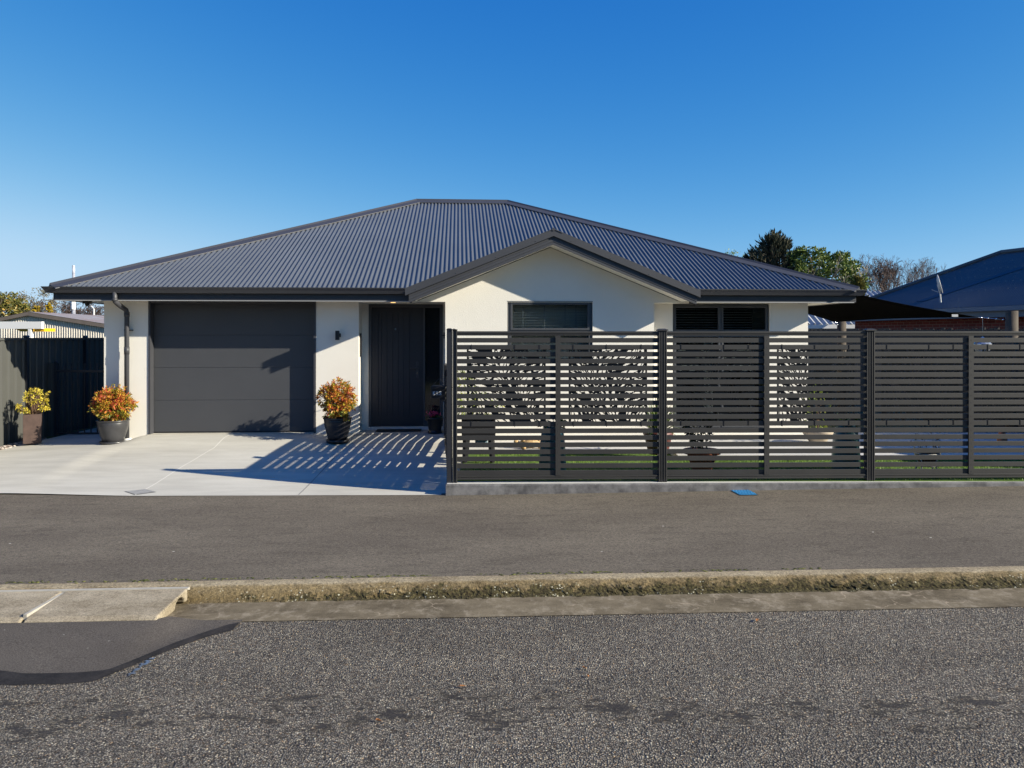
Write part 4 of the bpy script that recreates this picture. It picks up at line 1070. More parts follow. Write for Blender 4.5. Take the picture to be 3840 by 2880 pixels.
# tortoise ornament
X, Y, Z = W(1990, 1662, 12.0)
t = empty('tortoise_ornament', (X, Y, .20), R(8), label='tan resin tortoise ornament standing on the patio behind the fence', cat='garden ornament')
q = MB(); q.ball((0,0,.085), (.17,.12,.075), 9)
for i in range(9): q.ball((-.12+.03*i, .0 if i%2 else -.05, .12+.03*math.sin(i*.4)), (.035,.035,.02), 4)
q.build('shell', M['tortoise'], t, smooth=True)
q = MB(); q.tube([(-.15,0,.06),(-.19,-.01,.09),(-.215,-.012,.10)], [.03,.026,.022], 8); q.ball((-.225,-.012,.105), (.036,.028,.026), 6); q.build('head', M['tortoise'], t, smooth=True)
for a, b_ in ((-.11,-.09),(-.11,.09),(.12,-.09),(.12,.09)): 
    q = MB(); q.tube([(a,b_,.05),(a*1.15,b_*1.1,.0)], [.035,.03], 7); q.build('leg', M['tortoise'], t, smooth=True)
q = MB()
q.tube([(.16,0,.05),(.20,0,.03)], [.015,.004], 5); q.build('tail', M['tortoise'], t, smooth=True)
# tall teal pots
def teal_pot(px, d, lab, seed):
    random.seed(seed)
    X, Y, _ = W(px, 1700, d)
    t = empty('teal_pot', (X, Y, .15), label=lab, cat='potted plant', group='tall teal pots behind the fence')
    q = MB(); q.lathe([(.001,0),(.175,0),(.18,.03),(.172,.16),(.176,.18),(.160,.34),(.163,.36),(.142,.52),(.115,.56),(.12,.585),(.10,.585),(.09,.55),(.001,.55)], n=36); q.build('pot', M['teal'], t, smooth=True)
    q = MB(); bush(q, (0,0,.62), (.17,.16,.07), 260, .055); q.build('foliage', LEAFG, t); return t
teal_pot(2072, 10.2, 'tall tapered teal glazed pot behind the first fence stiffener', 2)
teal_pot(3172, 10.4, 'tall tapered teal glazed pot just left of the third fence post', 3)
# strap leaf plant in a dark red pot
random.seed(8)
X, Y, _ = W(2468, 1640, 11.4)
t = empty('red_pot_plant', (X, Y, .2), label='strappy green plant in a dark red pot behind the second fence post', cat='potted plant')
q = MB(); q.lathe([(.001,0),(.13,0),(.15,.05),(.20,.27),(.215,.28),(.215,.32),(.185,.32),(.001,.28)], n=30); q.build('pot', M['redpot'], t, smooth=True)
q = MB()
for i in range(150):
    v = rdir(.7); v.z = abs(v.z)+.2; v.normalize(); L_ = random.uniform(.35,.62); p0 = Vector((0,0,.3)); s = v.cross(Vector((0,0,1))).normalized()*.011
    a = p0+v*L_*.55; b_ = p0+v*L_+Vector((0,0,-.12*(1-v.z))); n = len(q.v)
    q.v += [tuple(p0-s), tuple(p0+s), tuple(a+s*1.3), tuple(a-s*1.3), tuple(b_)]; q.f += [(n,n+1,n+2,n+3),(n+3,n+2,n+4)]
q.build('foliage', LEAFG, t)
# terracotta pot with dark plant on a stake
random.seed(9)
X, Y, _ = W(2632, 1760, 10.25)
t = empty('terracotta_pot', (X, Y, .15), label='wide terracotta pot with dark leafy plant on stakes near the fence', cat='potted plant')
q = MB(); q.lathe([(.001,0),(.12,0),(.13,.03),(.19,.22),(.235,.225),(.235,.275),(.20,.275),(.18,.24),(.001,.24)], n=34); q.build('pot', M['terracotta'], t, smooth=True)
q = MB(); q.tube([(-.05,0,.24),(-.07,0,.75)],.006,5); q.tube([(.05,0,.24),(.10,0,.7)],.006,5); q.build('stakes', M['stem'], t)
q = MB(); bush(q, (-.04,0,.56), (.17,.13,.17), 300, .07, w=.5); bush(q, (-.02,0,.36), (.12,.1,.07), 80, .06, w=.5); q.build('foliage', leafmat('dark_green_leaf', [(0,(.012,.022,.008)),(1,(.04,.07,.02))], .4, .1), t)
# beige bowl with lime shrub
random.seed(10)
X, Y, _ = W(3066, 1615, 12.6)
t = empty('beige_bowl_planter', (X, Y, .2), label='wide beige bowl planter with lime green leaves beside the right house corner', cat='potted plant')
q = MB(); q.lathe([(.001,0),(.10,0),(.13,.02),(.24,.17),(.255,.20),(.23,.20),(.001,.17)], n=34); q.build('bowl', M['beige'], t, smooth=True)
q = MB(); bush(q, (0,0,.55), (.2,.2,.38), 160, .06, w=.6); q.build('foliage', LEAFY, t)
q = MB(); 
for i in range(12):
    v = rdir(1.3); q.tube([(0,0,.17),(v.x*.2,v.y*.2,.17+.6*abs(v.z))], .004, 4, False)
q.build('stems', M['stem'], t)
# white garden ornament with black bowl
X, Y, _ = W(3475, 1740, 10.1)
t = empty('plant_stand', (X, Y, .15), label='white scrolled iron plant stand holding a black bowl behind the right fence panel', cat='plant stand')
q = MB()
for k in range(4):
    a = k*math.pi/2+.6; q.tube([(.16*math.cos(a),.16*math.sin(a),0),(.10*math.cos(a),.10*math.sin(a),.12),(.17*math.cos(a),.17*math.sin(a),.26),(.14*math.cos(a),.14*math.sin(a),.42)], .010, 6)
for zz in (.10,.25,.41): q.tube([(.145*math.cos(a/10*2*math.pi),.145*math.sin(a/10*2*math.pi),zz) for a in range(11)], .007, 5)
q.build('stand', M['white'], t, smooth=True)
q = MB(); q.lathe([(.001,.10),(.08,.10),(.13,.2),(.15,.3),(.13,.3),(.001,.27)], n=24); q.build('bowl', M['black'], t, smooth=True)
q = MB(); random.seed(12); bush(q, (0,0,.45), (.2,.16,.16), 90, .05, w=.4); q.build('foliage', leafmat('bronze_leaf', [(0,(.015,.02,.01)),(1,(.05,.05,.03))]), t)
# terracotta bird ornament
X, Y, _ = W(3758, 1630, 12.5)
t = empty('clay_bird_ornament', (X, Y, .2), label='small upright orange clay bird ornament in the shade at the right', cat='garden ornament')
q = MB(); q.lathe([(.001,0),(.06,0),(.075,.06),(.06,.14),(.035,.19),(.001,.2)], n=18); q.ball((0,-.01,.21), (.04,.045,.038), 6); q.tube([(0,-.04,.21),(0,-.09,.2)], [.012,.002], 5); q.build('body', M['terracotta'], t, smooth=True)

# ------------------------------------------------------------------ shade sail, its poles and lantern
def pole(px, top_py, d, r, lab):
    X, Y, Z = W(px, top_py, d); t = empty('timber_pole', (X, Y, .1), label=lab, cat='pole', group='round timber poles holding the shade sail')
    q = MB(); q.tube([(0,0,0),(0,0,Z-.1)], [r*1.03, r], 18); q.build('shaft', M['wood'], t, smooth=True)
    return X, Y, Z
pA = pole(3794, 1166, 14.2, .10, 'thick round timber pole at the right, nearer of the sail poles')
pB = pole(3156, 1206, 18.5, .10, 'far round timber pole behind the fence, right of the white house corner')
A = Vector(W(3668,1190,14.35)); B = Vector(W(3131,1208,18.3)); Cc = Vector(W(3110,1078,14.4)); Dd = Vector(W(2800,1122,19.5))
q = MB(); n = 14
def edge(a, b_, t, sag): 
    m = a.lerp(b_, t); cen = (A+B+Cc+Dd)/4; k = 4*t*(1-t)*sag; return m.lerp(cen, k)
vs = []
for i in range(n+1):
    for j in range(n+1):
        s, t_ = i/n, j/n
        e0 = edge(A, Cc, s, .10); e1 = edge(B, Dd, s, .10); f0 = edge(A, B, t_, .10); f1 = edge(Cc, Dd, t_, .10)
        p = e0.lerp(e1, t_) + f0.lerp(f1, s) - (A.lerp(Cc, s).lerp(B.lerp(Dd, s), t_))
        vs.append(p)
q.add(vs, [(i*(n+1)+j, (i+1)*(n+1)+j, (i+1)*(n+1)+j+1, i*(n+1)+j+1) for i in range(n) for j in range(n)])
sl_ = empty('shade_sail', (0,0,0), label='black triangular shade sail stretched between house eave and timber poles', cat='shade sail')
o = q.build('cloth', M['sail'], sl_, smooth=True); md = o.modifiers.new('thick','SOLIDIFY'); md.thickness = .006
def tb(a, b_):
    q = MB(); a, b_ = Vector(a), Vector(b_); q.tube([a, b_], .006, 6)
    for t in (.1,.35,.65,.9): p = a.lerp(b_,t); q.ball(p, (.022,.016,.016), 4)
    q.build('turnbuckle', M['chrome'], sl_, smooth=True)
tb(A, (pA[0]-.1, pA[1], pA[2]-.16)); tb(B, (pB[0]-.08,pB[1],pB[2]-.1))
q = MB(); p = Vector(W(3578,1183,14.4)); q.box(p.x-.055,p.x+.055,p.y-.03,p.y-.02,p.z-.025,p.z+.02); q.build('care_label', M['dish'], sl_)
X, Y, Z = W(3685, 1190, 14.3)
t = empty('hanging_lantern', (X, Y, Z), label='clear glass lantern hanging on a wire from the shade sail corner', cat='lantern')
q = MB(); z1 = W(3685,1262,14.3)[2]-Z; q.tube([(0,0,0),(0,0,z1)], .003, 4); q.build('wire', M['chrome'], t)
q = MB(); q.lathe([(.005,z1),(.10,z1-.08),(.15,z1-.13),(.15,z1-.20),(.12,z1-.26),(.02,z1-.33)], n=14); q.build('glass_shade', mat('lantern_glass', (.5,.52,.55), .15, metal=.6), t)

# paling fence
pf = empty('paling_fence', (9.35, 14, 0), label='dark weathered timber paling fence along the right boundary', cat='fence')
q = MB(); y = -4.3; random.seed(4)
while y < 12:
    h = 2.03 + random.uniform(-.015,.025) + .006*y; q.box(-.012,.012+random.uniform(0,.01),y,y+.14,.1,h); y += .147
q.build('palings', M['paling'], pf)
q = MB(); q.box(.012,.06,-4.3,12,1.6,1.7); q.box(.012,.06,-4.3,12,.4,.5); q.build('rail', M['paling'], pf)

# ------------------------------------------------------------------ neighbours
ang = math.atan2(3.35,-1.06)
E1 = Vector((10.45, 26.0, 0)); al = Vector((1.06,-3.35,0)).normalized(); pr = Vector((.954,.3,0)).normalized()
# local frame: x along eave towards the street, y inward
nh = empty('brick_house', (E1.x, E1.y, 0), math.atan2(al.y, al.x), label='red brick neighbour house with navy corrugated roof at the right', cat='house')
ez = 2.66; NR = 3.35; NT = .515; LN = 15
def side(mb, per=.10):
    pass
q = MB(); xs_ = lin(0, LN, int(LN/.076*4)); vs = []
amp = .010
for x in xs_:
    h = min(NR, x); z0 = amp*math.cos(2*math.pi*x/.0762)
    vs += [(x, 0, ez+z0), (x, h, ez+NT*h+z0)]
q.add(vs, [(2*i, 2*i+2, 2*i+3, 2*i+1) for i in range(len(xs_)-1)])
q.add([(0,0,ez),(0,2*NR,ez),(NR,NR,ez+NT*NR)], [(0,2,1)]); q.add([(0,2*NR,ez),(LN,2*NR,ez),(LN,NR,ez+NT*NR),(NR,NR,ez+NT*NR)], [(0,1,2,3)])
nr_ = q.build('roof', M['navyroof'], nh, smooth=True)
q = MB(); a = Vector((0,0,ez)); b_ = Vector((NR,NR,ez+NT*NR)); c_ = Vector((LN,NR,ez+NT*NR))
q.tube([a+Vector((0,0,.02)), b_+Vector((0,0,.03)), c_+Vector((0,0,.03))], .07, 8); q.build('ridge_cap', M['navyroof'], nr_)
q = MB()
for h in (.08,.5,.95,1.4,1.85,2.3,2.75,3.15):
    x = h+.1
    while x < LN: q.ball((x, h, ez+NT*h+.008), .0065, 3); x += .2286*1.0
q.build('roof_screws', M['chrome'], nr_)
def nroof(px, py):
    a_, b_ = (px-HX)/F, (HY-py)/F; iy = Vector((-al.y, al.x)); d0 = ez - NT*(E1.x*iy.x+E1.y*iy.y)
    t_ = (d0-EYE)/(b_-NT*(a_*iy.x+iy.y)); P_ = Vector((a_*t_-E1.x, t_-E1.y)); return P_.dot(al.xy), P_.dot(iy)
(xa, ya), (xb, yb) = nroof(3450,1132), nroof(3836,1004)
q = MB(); zz = lambda y: ez+NT*y+.016; q.add([(xa-.16,ya,zz(ya)),(xa+.16,ya,zz(ya)),(xb+.16,yb,zz(yb)),(xb-.16,yb,zz(yb)),(xa,ya,zz(ya)-.02),(xb,yb,zz(yb)-.02)], [(0,1,2,3),(0,3,5,4),(1,4,5,2)]); q.build('diagonal_band', mat('dark_band', (.008,.02,.045), .5), nr_)  # dark diagonal band, a thin strip laid on the roof slope
q = MB(); q.box(-.1,LN,-.14,-.02,ez-.12,ez-.01); q.box(-.1,LN,-.02,.0,ez-.28,ez-.1); q.build('gutter', M['bluepale'], nh)
q = MB(); q.box(.0,LN,0,.5,ez-.28,ez-.26); q.build('soffit', M['bluepale'], nh)
q = MB(); q.box(.5,7.2,.5,.7,0,ez-.27); q.box(8.0,LN,.5,.7,0,ez-.27); q.box(.5,.7,.7,6.2,0,ez-.27); q.box(7.2,8.0,.5,.7,0,1.0); q.build('wall', M['brick'], nh)
q = MB(); q.box(7.2,8.0,.56,.66,1.0,ez-.27); w = q.build('window', M['bluepale'], nh); q = MB(); q.box(7.3,7.9,.55,.558,1.1,ez-.37); q.build('pane', M['interior'], w)
# satellite dish seen edge on
sd = empty('satellite_dish', W(3528,1100,21.6), label='grey satellite dish seen edge on above the navy roof', cat='satellite dish')
q = MB(); c = Vector(W(3524,1065,21.6)) - sd.location; vs = []; nn = 20; ax = Vector((.86,-.44,.24)).normalized(); u_ = ax.cross(Vector((0,0,1))).normalized(); v_ = ax.cross(u_)
rings = [(0,.0),(.12,.012),(.2,.035),(.26,.06)]
for r_, dp_ in rings:
    for k in range(nn):
        a = 2*math.pi*k/nn; vs.append(c - ax*(.06-dp_) + (u_*math.cos(a)*max(r_,.001)+v_*math.sin(a)*max(r_,.001)))
q.add(vs, [(i*nn+k, i*nn+(k+1)%nn, (i+1)*nn+(k+1)%nn, (i+1)*nn+k) for i in range(3) for k in range(nn)])
o = q.build('reflector', M['dish'], sd, smooth=True); md = o.modifiers.new('t','SOLIDIFY'); md.thickness = .015
q = MB(); q.tube([(0,0,-.25),(-.02,0,.0),c-ax*.05], .02, 6); q.tube([c-ax*.05-Vector((0,0,.2)), c-ax*.2-Vector((0,0,.1))], .010, 5); q.build('bracket', M['dish'], sd)

# far pale-roofed house in the gap under the sail
fh = empty('far_house', (8.0, 30, 0), R(-6), label='distant house with pale striped steel roof between white wall and sail pole', cat='house')
def striped(mb, x0, x1, y0, z0, y1, z1, per=.22, am=.035):
    xs = lin(x0, x1, int((x1-x0)/per*6)); vs = []
    for x in xs: c = am*math.cos(2*math.pi*x/per); vs += [(x, y0, z0+c), (x, y1, z1+c)]
    mb.add(vs, [(2*i, 2*i+2, 2*i+3, 2*i+1) for i in range(len(xs)-1)])
q = MB(); striped(q, 1.5, 6.6, 0, 2.35, 2.2, 3.1); striped(q, 1.5, 7.5, 3, 3.0, 5.6, 3.9); rr_ = q.build('roof', M['palegrey'], fh)
q = MB(); q.box(1.5,6.6,-.1,0,2.2,2.34); q.build('gutter', M['white'], rr_)
q = MB(); q.box(1.7,6.4,.4,.6,0,2.3); q.box(1.7,7.3,3.2,3.4,0,3.0); q.box(1.5,1.7,.6,5.6,0,2.3); q.build('wall', M['palegrey'], fh)
fr_ = empty('far_roofed_house', (11.4, 38, 0), R(-4), label='distant pale grey roof peeking between gutter end and navy roof', cat='house')
q = MB(); striped(q, -1, 7, 0, 3.2, 3, 4.25); q.build('roof', M['palegrey'], fr_); q = MB(); q.box(-.8,6.8,.5,.7,0,3.3); q.build('wall', M['palegrey'], fr_)

# left neighbour: corrugated shed
sd_ = 25.0
ax_, _, az = W(104,1170,sd_)
sh = empty('corrugated_shed', (ax_, sd_, 0), R(0), label='cream corrugated iron shed with brown barge boards beyond the left fence', cat='shed')
lx = W(-260,0,sd_)[0]-ax_; rx = W(470,0,sd_)[0]-ax_
slr = .157; sll = .205
def shz(x): return az - (slr*x if x > 0 else -sll*x)
q = MB(); xs = lin(lx, rx, int((rx-lx)/.0762*6)); vs = []
for x in xs: c = .011*math.cos(2*math.pi*x/.0762); vs += [(x, .08+c, 0), (x, .08+c, shz(x)-.05)]
q.add(vs, [(2*i, 2*i+2, 2*i+3, 2*i+1) for i in range(len(xs)-1)]); q.build('wall', M['cream'], sh)
q = MB()
for x0, x1 in ((lx, 0), (0, rx)):
    q.prism([(x0, shz(x0)-.11), (x1, shz(x1)-.11), (x1, shz(x1)+.0), (x0, shz(x0)+.0)], -.02, .02)
q.build('barge_board', M['brown'], sh)
q = MB()
for x0, x1 in ((lx, 0), (0, rx+.2)):
    q.add([(x0,0,shz(x0)+.015),(x1,0,shz(x1)+.015),(x1,9,shz(x1)+.015+.0),(x0,9,shz(x0)+.015+.0)], [(0,1,2,3)])
q.build('roof', M['rustroof'], sh)
q = MB(); x,_,z = W(270,1150,30); q.tube([(W(352,0,30)[0]-ax_,5,az-.3),(W(352,0,30)[0]-ax_,5,W(352,1158,30)[2])], .035, 6); q.tube([(W(352,0,30)[0]-ax_,5,W(352,1158,30)[2]),(W(341,0,30)[0]-ax_,5,W(341,1148,30)[2])], .03, 6); q.build('flue_pipe', M['dish'], sh)
# white pergola beam with yellow sheets
pg = empty('pergola', W(117,1300,18), label='white painted beam on a post with yellow panels over the left fence', cat='pergola')
def PL(px, py, d=18): p = Vector(W(px, py, d)); return p - pg.location
q = MB(); a = PL(-200,1206); b_ = PL(161,1233); q.box(a.x,b_.x,-.05,.05,b_.z,a.z-.0); q.build('beam', M['white'], pg)
q = MB(); a = PL(110,1232); q.box(a.x, PL(121,0).x, -.05,.05,-1.5,a.z); q.build('post', M['white'], pg)
for x0, x1, yb in ((46,95,1243),(122,160,1243)):
    q = MB(); a = PL(x0,1231); b_ = PL(x1,yb); q.prism([(a.x,a.z),(b_.x,a.z),(b_.x,b_.z),(a.x+(.15 if x0 < 100 else 0),b_.z)], .06, .5); q.build('yellow_panel', M['yellow'], pg)
# painted pole far off
X, Y, Z = W(276, 995, 34)
t = empty('utility_pole', (X, Y, 0), label='tall slim white and navy painted pole behind the shed roof', cat='pole')
q = MB(); q.tube([(0,0,0),(0,0,Z)], [.10,.055], 10); q.build('shaft', M['polepaint'], t, smooth=True)
q = MB(); q.tube([(-.02,0,W(276,1070,34)[2]+.0),(-.02,0,W(276,1160,34)[2])], .10, 10); q.box(-.2,-.05,-.03,.03,W(0,1134,34)[2],W(0,1131,34)[2]); q.build('pole_sleeve', M['white'], t)

# ------------------------------------------------------------------ trees
def branch(mb, p, d, L_, r, depth, tips, spread=.55, curl=.15, ratio=.72, nchild=(2,3), minr=.006, up=.1, sides=5):
    pts = [Vector(p)]; rad = [r]; dd = Vector(d).normalized()
    for k in range(3):
        dd = (dd + Vector((random.gauss(0,curl),random.gauss(0,curl),random.gauss(0,curl)+up*.3))).normalized()
        pts.append(pts[-1] + dd*L_/3); rad.append(max(r*(1-(k+1)*.12), minr))
    mb.tube(pts, rad, sides if r > .03 else 3, False)
    if depth == 0: tips.append((pts[-1], dd)); return
    n = random.randint(*nchild)
    for k in range(n):
        a = (dd + rdir()*spread + Vector((0,0,up))).normalized()
        st_ = pts[-1] if k < 2 else pts[2]
        branch(mb, st_, a, L_*ratio*random.uniform(.8,1.2), rad[-1]*.72, depth-1, tips, spread, curl, ratio, nchild, minr, up, sides)

def bare_tree(px, base_py, top_py, d, width, lab, seed, m='twig', depth=7):
    random.seed(seed); X, Y, _ = W(px, base_py, d); Zt = W(px, top_py, d)[2]; Hh = Zt
    t = empty('bare_tree', (X, Y, 0), label=lab, cat='tree')
    q = MB(); tips = []; L_ = Hh*.26
    q.tube([(0,0,0),(0.05,0,Hh*.22)], [.22,.18], 8, False)
    for k in range(7):
        a = Vector((math.cos(k*.9+k+seed)*width, math.sin(k*2.1+seed)*.5, random.uniform(.5,1.2))); branch(q, (0.05,0,Hh*.22), a, L_, .13, depth, tips, .62, .14, .77, (2,3), .013, .06)
    zm = max(v[2] for v in q.v); s = Hh/zm; xm = max(abs(v[0]) for v in q.v); sx = min(1, width*3.0/xm)
    q.v = [(v[0]*sx, v[1]*sx, Hh*(1-max(0,1-v[2]/zm)**1.6)) for v in q.v]
    q.build('branches', M[m], t); return t
def leafy_tree(px, top_py, d, cr, ch, lab, seed, lm, bm='bark', leaf_size=.22, n=4200, cat='tree', depth=4, trunks=3, flat=1.0, name='tree', lw=.5):
    random.seed(seed); X, Y, Zt = W(px, top_py, d)
    t = empty(name, (X, Y, 0), label=lab, cat=cat)
    q = MB(); tips = []; cz = Zt - ch/2; bz_ = Zt-ch
    q.tube([(0,0,0),(0,0,max(bz_,.5))], [.2,.15], 8, False)
    for k in range(trunks):
        a = 2*math.pi*k/trunks + seed; branch(q, (0,0,max(bz_,.5)*.9), (math.cos(a)*.55, math.sin(a)*.5, 1), ch*.32, .10, depth, tips, .6, .12, .74, (2,3), .012, .08)
    q.build('trunk', M[bm], t)
    f = MB(); clumps = []
    for i in range(46):
        v = rdir(.05); k = random.uniform(.45,1)**.5; prof__ = 1 - .25*max(0,v.z)
        clumps.append((Vector((v.x*cr*k*prof__, v.y*cr*k*prof__, cz+v.z*ch*.5*k)), random.uniform(.16,.30)*cr*1.1))
    for i in range(n):
        c, r_ = random.choice(clumps); v = rdir(.1); p = c + Vector((v.x*r_, v.y*r_, v.z*r_*.75))*random.uniform(.4,1.1)
        if noise.noise(p*1.3+Vector((seed,0,0))) < -.28: continue
        leaf(f, p, v*.5+rdir()*.8, leaf_size*random.uniform(.6,1.3), lw)
    f.build('crown', lm, t); return t
G1 = leafmat('broadleaf_green', [(0,(.024,.048,.010)),(.45,(.068,.110,.020)),(.8,(.15,.20,.038)),(1,(.36,.38,.11))], .45, .2)
G2 = leafmat('dark_conifer', [(0,(.015,.022,.012)),(.6,(.045,.050,.028)),(1,(.10,.09,.055))], .7, .1)
G3 = leafmat('olive_conifer', [(0,(.07,.065,.012)),(1,(.17,.15,.03))], .7, .15)
G4 = leafmat('russet_crown', [(0,(.08,.07,.03)),(.6,(.17,.135,.06)),(1,(.24,.19,.09))], .6, .25)
G5 = leafmat('golden_conifer', [(0,(.22,.16,.01)),(.6,(.42,.29,.02)),(1,(.55,.40,.04))], .7, .2)
G6 = leafmat('autumn_green', [(0,(.05,.06,.012)),(.5,(.14,.14,.03)),(.85,(.26,.21,.05)),(1,(.38,.24,.06))], .5, .2)
# conifer: feathered upright sprays
def conifer(px, top_py, d, cr, ch, lab, seed, lm, name='conifer_tree', nb=150, leafs=26, size=.2, spiky=1.0, base=None):
    random.seed(seed); X, Y, Zt = W(px, top_py, d); t = empty(name, (X, Y, 0), label=lab, cat='tree'); f = MB(); q = MB()
    z0 = Zt-ch; q.tube([(0,0,0),(0,0,Zt-.15*ch)], [.16,.03], 7, False)
    for i in range(nb):
        h = random.random()**.8; zz = z0 + h*ch*.82; rr = cr*(1-h)**.55*random.uniform(.6,1.08)
        a = random.uniform(0,6.283); e = Vector((math.cos(a)*rr, math.sin(a)*rr, zz + .35*rr + spiky*.22*random.random()*ch*.5)); s = Vector((0,0,zz-.05*ch))
        q.tube([s, s.lerp(e,.6)+Vector((0,0,-.1*rr)), e], [.03,.015,.006], 3, False)
        ax = (e-s).normalized()
        for k in range(leafs):
            tt = random.uniform(.35,1.04); p = s.lerp(e,tt) + rdir()*.12*(1.1-tt*.6)*cr*.5; leaf(f, p, ax + Vector((0,0,.5)) + rdir()*.55, size*random.uniform(.6,1.4), .28)
    q.build('trunk', M['bark'], t); f.build('crown', lm, t); return t
conifer(2905, 858, 33, 1.75, 3.4, 'dark spiky conifer rising behind the right roof hip', 5, G2, nb=230, leafs=24, size=.22, spiky=1.1)
conifer(2820, 930, 34, .7, 2.0, 'small dark ragged conifer left of the tall spiky one', 6, G2, nb=70, leafs=24, size=.2)
leafy_tree(3040, 920, 32, 1.05, 2.6, 'rounded bright green broadleaf tree beside the dark conifer', 7, G1, 'palebark', .15, 5200)
leafy_tree(3130, 940, 33, 1.15, 2.5, 'bushy green broadleaf tree between its brighter twin and the olive conifer', 8, G1, 'palebark', .15, 5600)
leafy_tree(3180, 985, 31, .65, 1.9, 'small lime flecked broadleaf tree just left of the olive conifer', 18, G1, 'palebark', .14, 2600)
conifer(3215, 1020, 29, .5, 1.7, 'olive brown conifer behind the right gutter end', 9, G3, nb=90, leafs=26, size=.13)
bare_tree(3320, 1265, 942, 36, .75, 'wide leafless tree with fine twigs left of the navy roof', 11)
bare_tree(3450, 1265, 965, 38, .5, 'smaller leafless tree just above the navy roof slope', 14, depth=6)
leafy_tree(2745, 940, 36, .75, 1.0, 'sparse young tree tips peeking over the right roof hip', 15, LEAFY, 'twig', .10, 380)
leafy_tree(20, 1092, 38, .95, 2.0, 'dense yellow green tree at the far left above the shed', 16, G6, 'bark', .17, 3600)
leafy_tree(118, 1084, 40, 1.05, 1.6, 'airy russet brown tree above the shed roof peak', 17, G4, 'bark', .10, 3200, lw=.4)
conifer(140, 1142, 36, .28, .9, 'golden conifer, shorter and left of its golden neighbour', 19, G5, nb=50, leafs=26, size=.10)
conifer(184, 1134, 36, .25, .9, 'golden conifer, taller and right of its golden neighbour', 20, G5, nb=50, leafs=26, size=.10)
bare_tree(235, 1265, 1122, 42, .7, 'leafless tree left of the painted pole behind the shed', 23, depth=6)
bare_tree(340, 1265, 1138, 44, .9, 'leafless tree right of the painted pole behind the shed', 25, depth=6)

random.seed(77)
f = MB()
for i in range(5200):
    x = random.uniform(-45,45); hh = 5.5 + 1.8*noise.noise(Vector((x*.16,0,0)));  z = random.uniform(-.2, hh); f_y = -15 - random.uniform(0,1.6)
    leaf(f, (x, f_y, z), rdir(), random.uniform(.5,.9), .7)
f.box(-48,48,-18,-16.2,-.4,4.6)
tag(f.build('hedge', G2), 'tall dark hedge along the far side of the street', 'hedge', kind='stuff')

# fallen leaves and twigs on road and path
random.seed(40)
LB = leafmat('dry_leaf', [(0,(.30,.10,.03)),(1,(.45,.22,.08))], .7, .1)
def litter(px, py, s, zf, lab):
    z = 0
    for _ in range(6): x, y = G(px, py, z); z = zf(x, y)
    q = MB(); a = random.uniform(0,6.28); c_, s_ = math.cos(a), math.sin(a)
    pr_ = [(-1,0,.004),(-.3,.32,.012),(.4,.28,.010),(1,0,.006),(.4,-.28,.016),(-.3,-.32,.010)]
    vs = [(x*c_*s - y_*s_*s, x*s_*s + y_*c_*s, z_) for x, y_, z_ in pr_]
    q.add(vs, [(0,1,2,3,4,5)]); o = q.build('fallen_leaf', LB, loc=(x, y, z+.004)); 
    md = o.modifiers.new('t','SOLIDIFY'); md.thickness = .0008
    tag(o, lab, 'leaf')
litter(2272, 1843, .055, foot_z, 'curled orange leaf lying against the footing left of the second post')
litter(2188, 2510, .02, road_z, 'small orange leaf on the road right of centre')
litter(1730, 2580, .022, road_z, 'thin orange leaf on the road left of centre')
litter(2205, 2540, .016, road_z, 'tiny orange leaf just below its neighbour right of centre')
litter(1415, 2708, .022, road_z, 'dark red leaf on the road in the lower middle left')
litter(2840, 2330, .03, road_z, 'orange twig leaf on the road near the gutter at right')
litter(140, 2296, .02, lambda x, y: .012*x-.12, 'orange leaf at the front edge of the crossing slab')

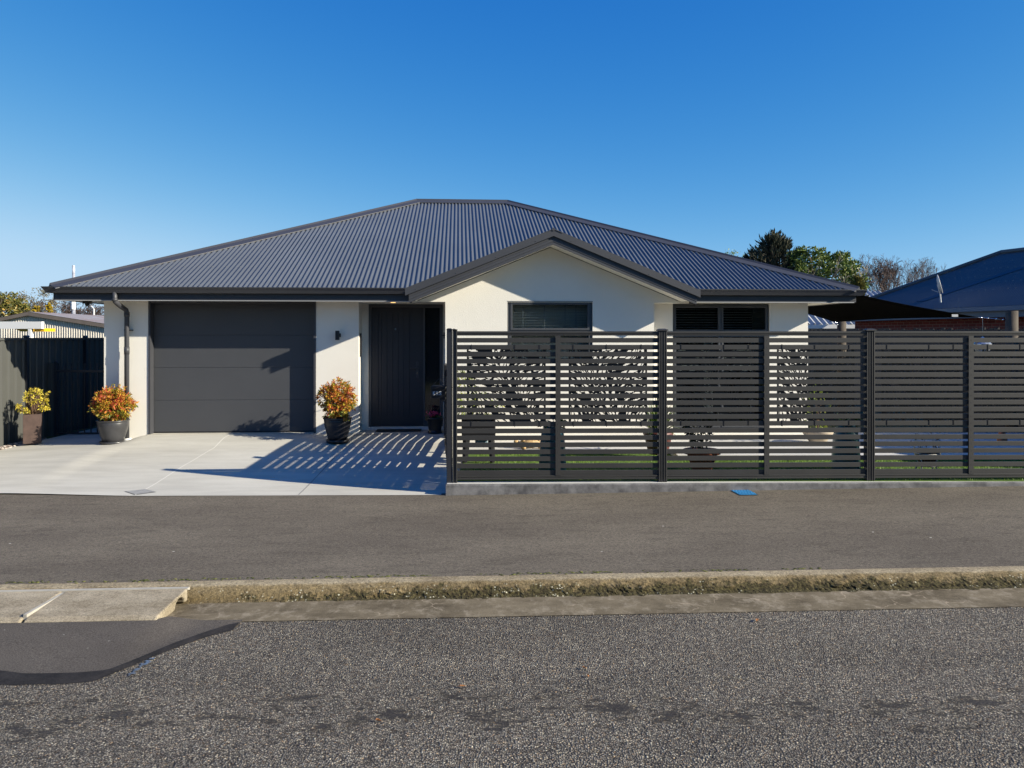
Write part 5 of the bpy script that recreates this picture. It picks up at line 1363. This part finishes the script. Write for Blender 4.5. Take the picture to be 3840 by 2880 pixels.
# ------------------------------------------------------------------ camera, light, sky
cam = bpy.data.cameras.new('camera'); co = bpy.data.objects.new('camera', cam); C.objects.link(co)
cam.sensor_width = 36; cam.lens = F/3840*36; cam.shift_y = -(1440-HY)/3840; cam.clip_end = 3000
co.location = (0,0,EYE); co.rotation_euler = (R(90),0,0); bpy.context.scene.camera = co

S = Vector((3.98,-1.28,1.906)).normalized()
el = math.asin(S.z)
sun = bpy.data.lights.new('sun', 'SUN'); so = bpy.data.objects.new('sun', sun); C.objects.link(so)
sun.energy = 5.0; sun.angle = R(.53); sun.color = (1,.925,.765)
so.rotation_euler = S.to_track_quat('Z','Y').to_euler()
w = bpy.data.worlds.new('World'); bpy.context.scene.world = w; w.use_nodes = True; N = w.node_tree.nodes; L = w.node_tree.links
sky = N.new('ShaderNodeTexSky'); sky.sky_type = 'NISHITA'; sky.sun_disc = False; sky.sun_elevation = el; sky.sun_rotation = math.atan2(S.x, S.y)
sky.air_density = 1.0; sky.dust_density = .2; sky.ozone_density = 4.0; sky.altitude = 0
sp = N.new('ShaderNodeSeparateColor'); cb = N.new('ShaderNodeCombineColor'); L.new(sky.outputs[0], sp.inputs[0])
def mth(op, a, v):                # a polarised winter sky: deep blue overhead, pale at the horizon
    n_ = N.new('ShaderNodeMath'); n_.operation = op; L.new(a, n_.inputs[0]); n_.inputs[1].default_value = v; return n_.outputs[0]
sm_ = N.new('ShaderNodeMath'); sm_.operation = 'SMOOTH_MIN'; sm_.inputs[1].default_value = 4.25; sm_.inputs[2].default_value = 1.6
L.new(mth('MULTIPLY', mth('POWER', sp.outputs[1], 1.12), .585), sm_.inputs[0]); gg = sm_.outputs[0]
L.new(gg, cb.inputs[1]); L.new(mth('MULTIPLY', mth('POWER', gg, 2.30), .108), cb.inputs[0]); L.new(mth('MULTIPLY', mth('POWER', gg, .33), 3.36), cb.inputs[2])
L.new(cb.outputs[0], N['Background'].inputs['Color']); N['Background'].inputs['Strength'].default_value = .09
sc = bpy.context.scene; sc.view_settings.view_transform = 'Standard'; sc.view_settings.look = 'None'; sc.view_settings.exposure = .92; sc.view_settings.gamma = 1
sc.cycles.max_bounces = 8; sc.cycles.transparent_max_bounces = 16
